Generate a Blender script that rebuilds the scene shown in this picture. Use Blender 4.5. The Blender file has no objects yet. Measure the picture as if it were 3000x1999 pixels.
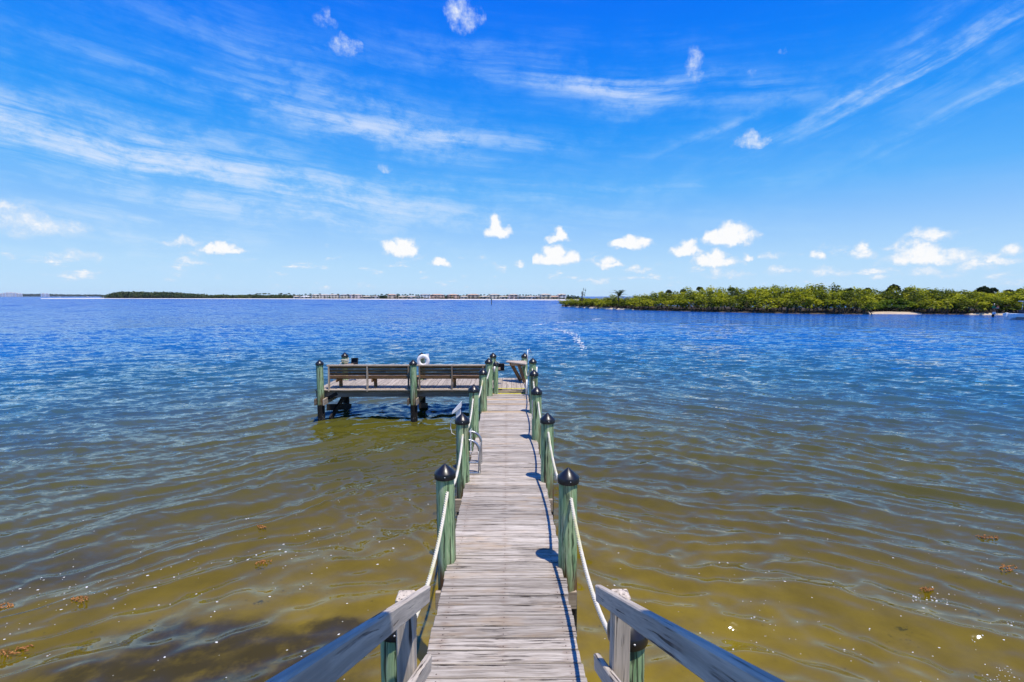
import bpy, bmesh, math, random
import numpy as np
from mathutils import Vector, Matrix, Euler, noise as mnoise

SC = bpy.context.scene
COL = SC.collection
R = math.radians
random.seed(7)
rng = np.random.default_rng(11)

# ------------------------------------------------------------------ camera, sky, sun, exposure
CAM_Z, PITCH, YAW, F, W0, H0 = 3.64, R(5.29), R(0.525), 1420.0, 3000.0, 1999.0
cam_d = bpy.data.cameras.new('camera')
cam_d.sensor_width = 36.0
cam_d.lens = F / W0 * 36.0
cam_d.clip_start = 0.05
cam_d.clip_end = 20000
cam = bpy.data.objects.new('camera', cam_d)
cam.location = (0, 0, CAM_Z)
cam.rotation_euler = (math.pi / 2 - PITCH, 0, -YAW)
COL.objects.link(cam)
SC.camera = cam
CROT = cam.rotation_euler.to_matrix()

SUN_DIR = Vector((0.215, -0.255, 1.0)).normalized()      # towards the sun
SUN_EL = math.asin(SUN_DIR.z)
sun_d = bpy.data.lights.new('sun', 'SUN')
sun_d.energy = 4.9
sun_d.angle = R(0.53)
sun_d.color = (1.0, 0.93, 0.82)
sun = bpy.data.objects.new('sun', sun_d)
sun.rotation_euler = SUN_DIR.to_track_quat('Z', 'Y').to_euler()
sun.location = (5, -6, 25)
COL.objects.link(sun)

SC.view_settings.view_transform = 'Standard'
SC.view_settings.look = 'None'
SC.view_settings.exposure = 0.0
SC.view_settings.gamma = 1.0
SC.view_settings.use_curve_mapping = False
SC.cycles.use_denoising = True
SC.cycles.max_bounces = 6
SC.cycles.diffuse_bounces = 2
SC.cycles.glossy_bounces = 3
SC.cycles.transmission_bounces = 2
SC.cycles.transparent_max_bounces = 6
SC.cycles.sample_clamp_indirect = 6.0
SC.cycles.caustics_reflective = False
SC.cycles.caustics_refractive = False


def ray(px, py):
    """direction in the world seen at a pixel of the photograph"""
    return (CROT @ Vector(((px - W0 / 2) / F, -(py - H0 / 2) / F, -1.0))).normalized()


def on_plane(px, py, z=0.0):
    d = ray(px, py)
    t = (z - CAM_Z) / d.z
    return Vector((d.x * t, d.y * t, z))


def at_depth(px, py, y):
    d = ray(px, py)
    t = y / d.y
    return Vector((d.x * t, y, CAM_Z + d.z * t))


# ------------------------------------------------------------------ node helpers
class NT:
    def __init__(self, tree):
        self.t = tree
        self.n = tree.nodes
        self.l = tree.links

    def new(self, typ, **kw):
        nd = self.n.new(typ)
        for k, v in kw.items():
            setattr(nd, k, v)
        return nd

    def put(self, sock, v):
        if v is None:
            return
        if isinstance(v, bpy.types.NodeSocket):
            self.l.new(v, sock)
        else:
            if hasattr(sock, 'default_value'):
                try:
                    sock.default_value = v
                except Exception:
                    if isinstance(v, (tuple, list)) and len(v) == 3:
                        sock.default_value = (*v, 1.0)
                    else:
                        raise

    def math(self, op, a, b=None, c=None, clamp=False):
        nd = self.new('ShaderNodeMath', operation=op, use_clamp=clamp)
        for i, v in enumerate((a, b, c)):
            if v is not None:
                self.put(nd.inputs[i], v)
        return nd.outputs[0]

    def vmath(self, op, a, b=None, s=None):
        nd = self.new('ShaderNodeVectorMath', operation=op)
        self.put(nd.inputs[0], a)
        if b is not None:
            self.put(nd.inputs[1], b)
        if s is not None:
            self.put(nd.inputs['Scale'], s)
        return nd.outputs['Value'] if op in ('LENGTH', 'DOT_PRODUCT', 'DISTANCE') else nd.outputs[0]

    def noise(self, vec, scale=5, detail=3, rough=.5, dist=0.0, out='Fac', dim='3D'):
        nd = self.new('ShaderNodeTexNoise', noise_dimensions=dim)
        self.put(nd.inputs['Vector'], vec)
        nd.inputs['Scale'].default_value = scale
        nd.inputs['Detail'].default_value = detail
        nd.inputs['Roughness'].default_value = rough
        nd.inputs['Distortion'].default_value = dist
        return nd.outputs[out]

    def map(self, vec, loc=(0, 0, 0), rot=(0, 0, 0), scale=(1, 1, 1), typ='POINT'):
        nd = self.new('ShaderNodeMapping', vector_type=typ)
        self.put(nd.inputs['Vector'], vec)
        nd.inputs['Location'].default_value = loc
        nd.inputs['Rotation'].default_value = rot
        nd.inputs['Scale'].default_value = scale
        return nd.outputs[0]

    def ramp(self, fac, stops, interp='LINEAR'):
        nd = self.new('ShaderNodeValToRGB')
        cr = nd.color_ramp
        cr.interpolation = interp
        while len(cr.elements) < len(stops):
            cr.elements.new(0.5)
        for e, (p, c) in zip(cr.elements, stops):
            e.position = p
            e.color = (c, c, c, 1) if isinstance(c, (int, float)) else (*c, 1)
        self.put(nd.inputs[0], fac)
        return nd.outputs[0]

    def smooth(self, v, a, b, lo=0.0, hi=1.0):
        nd = self.new('ShaderNodeMapRange', interpolation_type='SMOOTHSTEP')
        self.put(nd.inputs['Value'], v)
        nd.inputs['From Min'].default_value = a
        nd.inputs['From Max'].default_value = b
        nd.inputs['To Min'].default_value = lo
        nd.inputs['To Max'].default_value = hi
        return nd.outputs[0]

    def mix(self, fac, a, b, blend='MIX'):
        nd = self.new('ShaderNodeMix', data_type='RGBA', blend_type=blend)
        self.put(nd.inputs['Factor'], fac)
        self.put(nd.inputs[6], a if not isinstance(a, tuple) else (*a, 1) if len(a) == 3 else a)
        self.put(nd.inputs[7], b if not isinstance(b, tuple) else (*b, 1) if len(b) == 3 else b)
        return nd.outputs[2]

    def sep(self, v):
        nd = self.new('ShaderNodeSeparateXYZ')
        self.put(nd.inputs[0], v)
        return nd.outputs

    def comb(self, x=0.0, y=0.0, z=0.0):
        nd = self.new('ShaderNodeCombineXYZ')
        for i, v in enumerate((x, y, z)):
            self.put(nd.inputs[i], v)
        return nd.outputs[0]

    def bump(self, h, strength=.5, dist=.01, normal=None):
        nd = self.new('ShaderNodeBump')
        nd.inputs['Strength'].default_value = strength
        nd.inputs['Distance'].default_value = dist
        self.put(nd.inputs['Height'], h)
        if normal is not None:
            self.put(nd.inputs['Normal'], normal)
        return nd.outputs[0]


# ------------------------------------------------------------------ world: blue sky with cirrus and fair-weather cumulus
world = bpy.data.worlds.new('World')
SC.world = world
world.use_nodes = True
g = NT(world.node_tree)
g.n.clear()


def az_el(px, py):
    d = ray(px, py)
    return math.atan2(d.x, d.y), math.asin(d.z)


tc = g.new('ShaderNodeTexCoord')
D = tc.outputs['Generated']
dx, dy, dz = g.sep(D)
AZ = g.math('ARCTAN2', dx, dy)
EL = g.math('ARCSINE', dz)
P = g.comb(AZ, EL, 0.0)

sky = g.new('ShaderNodeTexSky', sky_type='NISHITA')
sky.sun_disc = False
sky.sun_elevation = SUN_EL
sky.sun_rotation = math.atan2(SUN_DIR.x, SUN_DIR.y)
sky.altitude = 0
sky.air_density = 1.0
sky.dust_density = 0.3
sky.ozone_density = 3.0
nish = g.mix(1.0, sky.outputs[0], (0.09, 0.09, 0.09), 'MULTIPLY')
grad = g.ramp(dz, [(0.0, (.56, .79, 1.0)), (.06, (.47, .73, 1.0)), (.13, (.29, .58, 1.0)), (.2, (.11, .45, .99)),
                   (.3, (.016, .31, .97)), (.42, (.001, .215, .96)), (.52, (.001, .16, .94)), (1.0, (.001, .11, .72))])
base = g.mix(.97, nish, grad)

# cirrus: long streaks, drawn out in the direction each one lies
def n2(vec, detail=4, rough=.6, dist=0.0, out='Fac', scale=1.0):
    return g.noise(vec, scale, detail, rough, dist, out, '2D')


def lin(vec, ang, su, sv, ou=0.0, ov=0.0):
    """stretch the sky coordinates along a direction"""
    c_, s_ = math.cos(R(ang)), math.sin(R(ang))
    u = g.math('ADD', g.vmath('DOT_PRODUCT', vec, (c_ * su, s_ * su, 0)), ou)
    v = g.math('ADD', g.vmath('DOT_PRODUCT', vec, (-s_ * sv, c_ * sv, 0)), ov)
    return g.comb(u, v, 0.0)


warp = g.vmath('SUBTRACT', n2(P, 3, .5, 0, 'Color', 3.0), (.5, .5, .5))
Pw = g.vmath('ADD', P, g.vmath('MULTIPLY', warp, (.07, .03, 0)))
fine_l = n2(lin(Pw, -5, 2.2, 32), 6, .68)
fine_r = n2(lin(Pw, 20, 2.8, 28, 3, 2), 6, .66)
wisps = n2(lin(Pw, -4, 11, 22, 5, 1), 6, .68)


def streaks(items):
    acc = None
    for (px, py, L, Wd, ang, s) in items:
        a, e = az_el(px, py)
        c_, s_ = math.cos(R(ang)), math.sin(R(ang))
        su, sv = F / L, F / Wd
        ax, bx = (c_ * su, s_ * su, 0), (-s_ * sv, c_ * sv, 0)
        u = g.math('ADD', g.vmath('DOT_PRODUCT', Pw, ax), -(ax[0] * a + ax[1] * e))
        v = g.math('ADD', g.vmath('DOT_PRODUCT', Pw, bx), -(bx[0] * a + bx[1] * e))
        d2 = g.math('MULTIPLY_ADD', u, u, g.math('MULTIPLY', v, v))
        # soft bell: s / (1 + 3 d2)^2
        f = g.math('POWER', g.math('MULTIPLY_ADD', d2, 1.6, 1.0), -2.0)
        acc = g.math('MULTIPLY', f, s) if acc is None else g.math('MULTIPLY_ADD', f, s, acc)
    return acc


c_left = streaks([(0, 335, 950, 80, -5, 1.9), (250, 440, 1000, 62, -5, 1.2), (1050, 375, 450, 70, -6, 1.1),
                  (1300, 402, 420, 28, -3, 1.2), (1790, 255, 340, 32, -7, 2.4),
                  (1880, 300, 190, 50, -3, .6), (2240, 275, 140, 26, -5, .65), (900, 235, 420, 100, -14, .5),
                  (250, 140, 420, 70, -22, .2), (650, 540, 1100, 80, -4, .6), (1030, 630, 380, 15, 5, .45),
                  (1900, 545, 700, 14, -2, .25), (350, 610, 900, 90, 0, .7), (1400, 170, 280, 70, 0, .25), (150, 700, 900, 130, 0, .55)])
c_right = streaks([(2680, 235, 380, 32, 20, 1.1), (2440, 315, 240, 20, 17, .8), (2880, 300, 260, 30, 22, 1.1),
                   (2720, 110, 200, 40, 42, .55), (2900, 130, 200, 40, 30, .5), (2120, 378, 190, 18, 14, .6)])
cir = g.math('ADD', g.math('MULTIPLY', c_left, g.smooth(fine_l, .24, .76)),
             g.math('MULTIPLY', c_right, g.smooth(fine_r, .34, .68)))
# the same thin cirrus goes on all round the sky, very faint
cir = g.math('ADD', cir, g.smooth(fine_l, .5, .85, 0, .07))
cir = g.math('MULTIPLY', cir, g.smooth(wisps, .30, .68, .18, 1.25))
cir = g.math('DIVIDE', cir, g.math('MULTIPLY_ADD', cir, .75, 1.0), clamp=True)
col1 = g.mix(g.math('MULTIPLY', cir, .88, clamp=True), base, g.mix(cir, (.40, .72, 1.0), (.86, .90, 1.0)))

# cumulus: small heaped clouds with ragged tops and flatter bases
lump = g.vmath('SUBTRACT', n2(P, 4, .6, 0, 'Color', 30.0), (.5, .5, .5))
Pc = g.vmath('ADD', P, g.vmath('MULTIPLY', lump, (.036, .024, 0)))
rag = n2(P, 5, .68, 0, 'Fac', 44.0)
cum = [(1457, 662, 46, 34, 1), (1180, 721, 58, 30, 1), (1290, 766, 38, 18, 1), (540, 706, 46, 15, .62), (655, 726, 60, 16, .85),
       (20, 600, 36, 12, .6), (70, 640, 130, 42, .5), (1128, 496, 30, 18, .55), (1362, 30, 56, 52, .75), (1005, 132, 52, 26, .6),
       (955, 50, 40, 26, .45), (1637, 690, 38, 22, .9), (1624, 747, 84, 28, 1), (1847, 707, 66, 22, .95), (2137, 684, 76, 34, 1),
       (2007, 725, 48, 26, .95), (2100, 757, 68, 24, .95), (1784, 766, 48, 18, .85), (1870, 786, 52, 14, .65), (2188, 751, 20, 14, .8),
       (2252, 748, 26, 12, .6), (2396, 748, 20, 12, .75), (2523, 737, 36, 20, .75), (2724, 742, 100, 30, .85), (2730, 684, 56, 18, .72),
       (2641, 715, 44, 13, .55), (2922, 758, 50, 14, .7), (2839, 776, 46, 16, .6), (2204, 407, 52, 25, .85), (2037, 190, 28, 44, .62),
       (2297, 147, 18, 10, .45), (1519, 772, 24, 12, .75), (2125, 798, 66, 16, .55), (2290, 792, 50, 16, .55), (2424, 792, 50, 16, .55),
       (2577, 811, 24, 8, .55), (230, 745, 60, 16, .45), (560, 762, 46, 12, .5), (2212, 210, 14, 14, .42), (2730, 800, 70, 14, .5), (2960, 735, 26, 14, .65)]
rr = random.Random(12)
sets = {'left': [], 'right': [], 'high': []}
for (px, py, hw, hh, s) in cum:
    key = 'high' if py < 560 else 'left' if px < 1560 else 'right'
    if key == 'high':
        s *= .62
    L_ = sets[key]
    if hw < 34:
        L_.append((px, py, hw * 1.25, hh * 1.3, s))
        continue
    L_.append((px, py + hh * .45, hw * 1.25, hh * .85, s))
    L_.append((px + hw * rr.uniform(-.35, .15), py - hh * .12, hw * rr.uniform(.6, .8), hh * 1.2, s))
    if hw > 50:
        L_.append((px + hw * rr.choice((-.62, .55)), py + hh * .2, hw * .55, hh * .9, s * .95))
# low bands of tiny clouds all along the horizon
lown = n2(lin(P, 0, 13, 44), 4, .64)
lowband = g.math('MULTIPLY', g.smooth(EL, .0, .025), g.smooth(EL, .13, .045))
low = g.math('MULTIPLY', g.smooth(lown, .48, .78, 0, .62), lowband)


def cumulus(lobes):
    acc = low
    for (px, py, hw, hh, s) in lobes:
        a, e = az_el(px, py)
        su, sv = F / (hw * .9), F / (hh * .9)
        nd = g.new('ShaderNodeVectorMath', operation='MULTIPLY_ADD')
        g.put(nd.inputs[0], Pc)
        nd.inputs[1].default_value = (su, sv, 0)
        nd.inputs[2].default_value = (-a * su, -e * sv, 0)
        d2 = g.vmath('DOT_PRODUCT', nd.outputs[0], nd.outputs[0])
        f = g.math('MULTIPLY_ADD', d2, -s, s)
        acc = g.math('MAXIMUM', acc, f)
    dens = g.math('MULTIPLY_ADD', g.math('SUBTRACT', rag, .5), g.smooth(acc, .02, .25, .0, .95), acc)
    alpha = g.smooth(dens, .08, .80)
    ccol = g.mix(g.smooth(dens, .30, .85), (.66, .79, .96), (1.0, 1.0, 1.0))
    return g.mix(g.math('MULTIPLY', alpha, .97), col1, ccol)


def backg(col):
    bg = g.new('ShaderNodeBackground')
    g.put(bg.inputs['Color'], col)
    bg.inputs['Strength'].default_value = 1.0
    return bg.outputs[0]


def mixs(fac, a, b):
    nd = g.new('ShaderNodeMixShader')
    g.put(nd.inputs[0], fac)
    g.l.new(a, nd.inputs[1])
    g.l.new(b, nd.inputs[2])
    return nd.outputs[0]


SPLIT = az_el(1560, 700)[0]
inband = g.math('LESS_THAN', EL, az_el(1500, 560)[1])
onleft = g.math('LESS_THAN', AZ, SPLIT)
upper = mixs(g.math('MULTIPLY', g.math('LESS_THAN', EL, .62), g.math('LESS_THAN', g.math('ABSOLUTE', AZ), .8)), backg(col1), backg(cumulus(sets['high'])))
lower = mixs(onleft, backg(cumulus(sets['right'])), backg(cumulus(sets['left'])))
wo = g.new('ShaderNodeOutputWorld')
g.l.new(mixs(inband, upper, lower), wo.inputs['Surface'])
try:
    world.cycles.sampling_method = 'MANUAL'
    world.cycles.sample_map_resolution = 512
except Exception:
    pass

# ------------------------------------------------------------------ object helpers


def obj(name, mesh, mat=None, parent=None, loc=None, rot=None):
    o = bpy.data.objects.new(name, mesh)
    COL.objects.link(o)
    if mat is not None and len(mesh.materials) == 0:
        mesh.materials.append(mat)
    if parent is not None:
        o.parent = parent
    if loc is not None:
        o.location = loc
    if rot is not None:
        o.rotation_euler = rot
    return o


def tag(o, label, cat=None, group=None, kind=None):
    o['label'] = label
    if cat:
        o['category'] = cat
    if group:
        o['group'] = group
    if kind:
        o['kind'] = kind
    return o


def thing(name, label, cat, loc=(0, 0, 0), rot=(0, 0, 0), group=None):
    o = bpy.data.objects.new(name, None)
    COL.objects.link(o)
    o.location = loc
    o.rotation_euler = rot
    o.empty_display_size = .1
    return tag(o, label, cat, group)


def mesh_from(name, verts, faces, smooth=False, mat=None):
    me = bpy.data.meshes.new(name)
    me.from_pydata([tuple(v) for v in verts], [], faces)
    if smooth:
        me.polygons.foreach_set('use_smooth', [True] * len(me.polygons))
    me.update()
    if mat:
        me.materials.append(mat)
    return me


def bm_mesh(name, bm, smooth=False):
    me = bpy.data.meshes.new(name)
    bm.to_mesh(me)
    bm.free()
    if smooth:
        me.polygons.foreach_set('use_smooth', [True] * len(me.polygons))
    return me


_box = {}


def box_mesh(L, W, T, bev=.004, mat=None):
    """a board, length along local x, with softened edges"""
    key = (round(L, 3), round(W, 3), round(T, 3), bev, mat.name if mat else '')
    if key in _box:
        return _box[key]
    bm = bmesh.new()
    bmesh.ops.create_cube(bm, size=1.0)
    bmesh.ops.scale(bm, vec=(L, W, T), verts=bm.verts)
    if bev:
        bmesh.ops.bevel(bm, geom=list(bm.edges), offset=min(bev, .3 * min(L, W, T)), segments=1, affect='EDGES')
    me = bm_mesh('board', bm)
    if mat:
        me.materials.append(mat)
    _box[key] = me
    return me


def board(name, parent, dims, loc, rot=(0, 0, 0), mat=None, bev=.004):
    return obj(name, box_mesh(*dims, bev=bev, mat=mat), None, parent, loc, rot)


def beam(name, parent, a, b, W, T, mat, bev=.004):
    """a timber from point a to point b (W across, T in the vertical plane)"""
    a, b = Vector(a), Vector(b)
    d = b - a
    x = d.normalized()
    up = Vector((0, 0, 1)) if abs(x.z) < .95 else Vector((0, 1, 0))
    y = up.cross(x).normalized()
    z = x.cross(y)
    m = Matrix((x, y, z)).transposed()
    o = obj(name, box_mesh(d.length, W, T, bev=bev, mat=mat), None, parent, (a + b) / 2, m.to_euler())
    return o


def lathe(profile, seg=28, wob=0.0, seed=0):
    vs, fs = [], []
    rr = random.Random(seed)
    ph = [rr.uniform(0, 6.28) for _ in range(4)]
    for i, (r, z) in enumerate(profile):
        for j in range(seg):
            a = 2 * math.pi * j / seg
            k = 1 + wob * (math.sin(2 * a + ph[0] + z * .7) * .5 + math.sin(5 * a + ph[1] + z * 2.1) * .35 + math.sin(3 * a + ph[2]))
            vs.append((r * k * math.cos(a), r * k * math.sin(a), z))
    for i in range(len(profile) - 1):
        for j in range(seg):
            j2 = (j + 1) % seg
            fs.append((i * seg + j, i * seg + j2, (i + 1) * seg + j2, (i + 1) * seg + j))
    fs.append(tuple(range(seg))[::-1])
    fs.append(tuple((len(profile) - 1) * seg + j for j in range(seg)))
    return vs, fs


def tube_data(pts, r, seg=8, vs=None, fs=None, close=True):
    vs = [] if vs is None else vs
    fs = [] if fs is None else fs
    pts = [Vector(p) for p in pts]
    b0 = len(vs)
    n = len(pts)
    prev = None
    for i, p in enumerate(pts):
        t = (pts[min(i + 1, n - 1)] - pts[max(i - 1, 0)]).normalized()
        if prev is None:
            u = t.orthogonal().normalized()
        else:
            u = (prev - t * prev.dot(t)).normalized()
        prev = u
        v = t.cross(u)
        rad = r[i] if isinstance(r, (list, tuple)) else r
        for j in range(seg):
            a = 2 * math.pi * j / seg
            vs.append(p + u * (rad * math.cos(a)) + v * (rad * math.sin(a)))
    for i in range(n - 1):
        for j in range(seg):
            j2 = (j + 1) % seg
            fs.append((b0 + i * seg + j, b0 + i * seg + j2, b0 + (i + 1) * seg + j2, b0 + (i + 1) * seg + j))
    if close:
        fs.append(tuple(b0 + j for j in range(seg))[::-1])
        fs.append(tuple(b0 + (n - 1) * seg + j for j in range(seg)))
    return vs, fs


def tube(name, pts, r, mat, parent=None, seg=10):
    vs, fs = tube_data(pts, r, seg)
    return obj(name, mesh_from(name, vs, fs, True), mat, parent)


# ------------------------------------------------------------------ materials


def new_mat(name):
    m = bpy.data.materials.new(name)
    m.use_nodes = True
    t = NT(m.node_tree)
    t.n.clear()
    out = t.new('ShaderNodeOutputMaterial')
    return m, t, out


def principled(t, out, color, rough=.6, normal=None, metallic=0.0, spec=.3):
    p = t.new('ShaderNodeBsdfPrincipled')
    t.put(p.inputs['Base Color'], (*color, 1) if isinstance(color, tuple) and len(color) == 3 else color)
    t.put(p.inputs['Roughness'], rough)
    t.put(p.inputs['Metallic'], metallic)
    t.put(p.inputs['Specular IOR Level'], spec)
    if normal is not None:
        t.put(p.inputs['Normal'], normal)
    t.l.new(p.outputs[0], out.inputs['Surface'])
    return p


def mat_plain(name, color, rough=.6, metallic=0.0, spec=.3, var=.12, scale=8):
    m, t, out = new_mat(name)
    tcn = t.new('ShaderNodeTexCoord')
    n = t.noise(tcn.outputs['Object'], scale, 4, .6)
    c = t.mix(t.smooth(n, .3, .7, 0, 1), tuple(x * (1 - var) for x in color), tuple(min(1, x * (1 + var)) for x in color))
    principled(t, out, c, rough, None, metallic, spec)
    return m


def mat_wood(name, light, dark, crack, tan=None, tan_amt=.35, rand=.28, rough=.8, crack_lo=.60, bumpd=.004, screws=False):
    m, t, out = new_mat(name)
    tcn = t.new('ShaderNodeTexCoord')
    oi = t.new('ShaderNodeObjectInfo')
    off = t.math('MULTIPLY', oi.outputs['Random'], 37.0)
    v = t.vmath('ADD', tcn.outputs['Object'], t.comb(off, t.math('MULTIPLY', off, 1.7), off))
    wv = t.vmath('ADD', v, t.vmath('MULTIPLY', t.noise(v, 2.2, 2, .5, 0, 'Color'), (0, .035, .035)))
    grain = t.noise(t.map(wv, scale=(1.6, 38, 38)), 1.0, 5, .62)
    c = t.mix(t.smooth(grain, .28, .68), dark, light)
    if tan:
        blot = t.noise(t.map(v, scale=(1.6, 5, 5)), 1.0, 4, .6)
        c = t.mix(t.smooth(blot, .52, .74, 0, tan_amt), c, tan)
    fine = t.noise(t.map(wv, loc=(9, 3, 1), scale=(5, 120, 120)), 1.0, 3, .6)
    c = t.mix(t.smooth(fine, .48, .70, 0, .7), c, dark)
    cr = t.noise(t.map(wv, loc=(2, 7, 5), scale=(1.1, 62, 62)), 1.0, 4, .55)
    crm = t.math('MULTIPLY', t.smooth(cr, crack_lo + .01, crack_lo + .045), t.smooth(t.noise(v, 3.0, 3, .5), .36, .58))
    c = t.mix(t.math('MULTIPLY', crm, .92), c, crack)
    if screws:   # rusty screw heads, two at each stringer
        lx, ly, lz = t.sep(tcn.outputs['Object'])
        ax = t.math('ABSOLUTE', lx)
        sx_ = t.math('MINIMUM', ax, t.math('ABSOLUTE', t.math('SUBTRACT', ax, .51)))
        sy_ = t.math('ABSOLUTE', t.math('SUBTRACT', t.math('ABSOLUTE', ly), .036))
        d_ = t.math('SQRT', t.math('MULTIPLY_ADD', sx_, sx_, t.math('MULTIPLY', sy_, sy_)))
        halo = t.math('SQRT', t.math('ADD', t.math('MULTIPLY', t.math('POWER', sx_, 2.0), .3), t.math('POWER', sy_, 2.0)))
        c = t.mix(t.math('MULTIPLY', t.smooth(halo, .04, .006, 0, .30), t.smooth(t.noise(v, 9, 2, .5), .40, .62)), c, (.20, .11, .06))
        c = t.mix(t.math('MULTIPLY', t.smooth(d_, .0075, .005, 0, .8), t.smooth(t.noise(v, 14, 2, .5), .38, .55)), c, (.05, .03, .022))
    br = t.math('MULTIPLY_ADD', oi.outputs['Random'], rand, 1 - rand * .6)
    c = t.mix(1.0, c, t.comb(br, br, br), 'MULTIPLY')
    hgt = t.math('SUBTRACT', t.math('MULTIPLY', grain, .4), crm)
    principled(t, out, c, rough, t.bump(hgt, .7, bumpd), 0, .2)
    return m


M = {}
M['deck'] = mat_wood('weathered_deck', (.58, .515, .425), (.28, .235, .185), (.025, .016, .012), (.46, .33, .20), .65, .42, .8, .565, .004, True)
M['new_deck'] = mat_wood('newer_deck', (.62, .47, .29), (.42, .28, .15), (.07, .04, .02), (.55, .42, .28), .4)
M['platform'] = mat_wood('platform_deck', (.52, .45, .36), (.31, .25, .19), (.04, .025, .018), (.42, .32, .24), .5)
M['bench'] = mat_wood('dark_bench', (.40, .22, .095), (.13, .07, .035), (.012, .008, .006), (.20, .105, .045), .6)
M['bench_light'] = mat_wood('bench_grey', (.56, .47, .36), (.32, .25, .18), (.05, .03, .02), (.4, .28, .18), .4)
M['joist'] = mat_wood('joist', (.30, .24, .18), (.13, .10, .07), (.015, .01, .008), (.17, .12, .07), .5)
M['wet'] = mat_wood('wet_timber', (.035, .03, .026), (.012, .011, .010), (.004, .004, .004))
M['rail'] = mat_wood('painted_rail', (.72, .62, .49), (.44, .37, .29), (.05, .035, .028), (.54, .45, .35), .6, .06, .7, .585, .004)
M['arm'] = mat_wood('pale_timber', (.55, .42, .31), (.35, .25, .17), (.06, .04, .03))
M['cap'] = mat_plain('black_cap', (.012, .012, .014), .32, 0, .5, .3, 6)
M['metal'] = mat_plain('aluminium', (.42, .43, .44), .36, .85, .5, .15, 10)
M['plastic'] = mat_plain('white_plastic', (.88, .86, .82), .45, 0, .4, .05, 5)
M['box'] = mat_plain('dark_box', (.022, .02, .022), .6, 0, .3, .5, 18)
M['blue'] = mat_plain('sign_blue', (.03, .09, .36), .4)
M['yellow'] = mat_plain('yellow_paint', (.80, .70, .02), .5, 0, .3, .15, 12)
M['screw'] = mat_plain('screw_steel', (.7, .7, .7), .3, .6)


def mat_rope():
    m, t, out = new_mat('white_rope')
    tcn = t.new('ShaderNodeTexCoord')
    n = t.noise(tcn.outputs['Object'], 3.0, 4, .6)
    c = t.mix(t.smooth(n, .45, .7), (.76, .71, .58), (.60, .58, .26))
    f = t.noise(tcn.outputs['Object'], 240, 2, .5)
    c = t.mix(t.smooth(f, .4, .7, 0, .35), c, (.40, .37, .31))
    principled(t, out, c, .85, t.bump(f, .5, .003), 0, .1)
    return m


M['rope'] = mat_rope()
M['bolt'] = mat_plain('rusty_bolt', (.05, .025, .015), .8, 0, .2, .4, 60)
BOLT = mesh_from('bolt', *lathe([(.011, 0), (.011, .006), (.007, .010)], 8), True, M['bolt'])


def mat_pile():
    m, t, out = new_mat('treated_piling')
    tcn = t.new('ShaderNodeTexCoord')
    geo = t.new('ShaderNodeNewGeometry')
    oi = t.new('ShaderNodeObjectInfo')
    off = t.math('MULTIPLY', oi.outputs['Random'], 53.0)
    v = t.vmath('ADD', tcn.outputs['Object'], t.comb(off, off, off))
    wv = t.vmath('ADD', v, t.vmath('MULTIPLY', t.noise(v, 3, 2, .5, 0, 'Color'), (.05, .05, 0)))
    grain = t.noise(t.map(wv, scale=(34, 34, 2.0)), 1.0, 5, .62)
    c = t.mix(t.smooth(grain, .3, .7), (.19, .34, .155), (.47, .60, .32))
    pale = t.noise(t.map(v, loc=(4, 1, 2), scale=(9, 9, 1.6)), 1.0, 4, .6)
    c = t.mix(t.smooth(pale, .55, .74, 0, .65), c, (.66, .66, .46))
    brown = t.noise(t.map(v, loc=(1, 8, 3), scale=(10, 10, 1.2)), 1.0, 4, .6)
    c = t.mix(t.smooth(brown, .52, .70, 0, .8), c, (.20, .15, .08))
    cr = t.noise(t.map(wv, loc=(2, 7, 5), scale=(48, 48, 1.3)), 1.0, 4, .55)
    crm = t.smooth(cr, .535, .61)
    c = t.mix(t.math('MULTIPLY', crm, .85), c, (.022, .028, .016))
    x, y, z = t.sep(geo.outputs['Position'])
    wob = t.math('MULTIPLY', t.math('SUBTRACT', t.noise(v, 7, 3, .5), .5), .22)
    zz = t.math('ADD', z, wob)
    rust = t.math('MULTIPLY', t.smooth(zz, .95, .60), t.smooth(brown, .40, .60, .15, .95))
    c = t.mix(rust, c, (.155, .062, .022))
    wet = t.smooth(t.math('ADD', z, t.math('MULTIPLY', wob, .3)), .53, .49)
    c = t.mix(wet, c, (.014, .012, .010))
    vor = t.new('ShaderNodeTexVoronoi')
    t.put(vor.inputs['Vector'], v)
    vor.inputs['Scale'].default_value = 38
    barn = t.math('MULTIPLY', t.smooth(vor.outputs['Distance'], .30, .20), t.smooth(zz, .33, .12))
    barn = t.math('MULTIPLY', barn, t.smooth(t.noise(v, 13, 3, .6), .46, .56))
    c = t.mix(barn, c, (.50, .48, .44))
    h = t.math('ADD', t.math('SUBTRACT', t.math('MULTIPLY', grain, .5), crm), t.math('MULTIPLY', barn, 2.0))
    principled(t, out, c, .78, t.bump(h, .7, .006), 0, .25)
    return m


M['pile'] = mat_pile()


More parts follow.
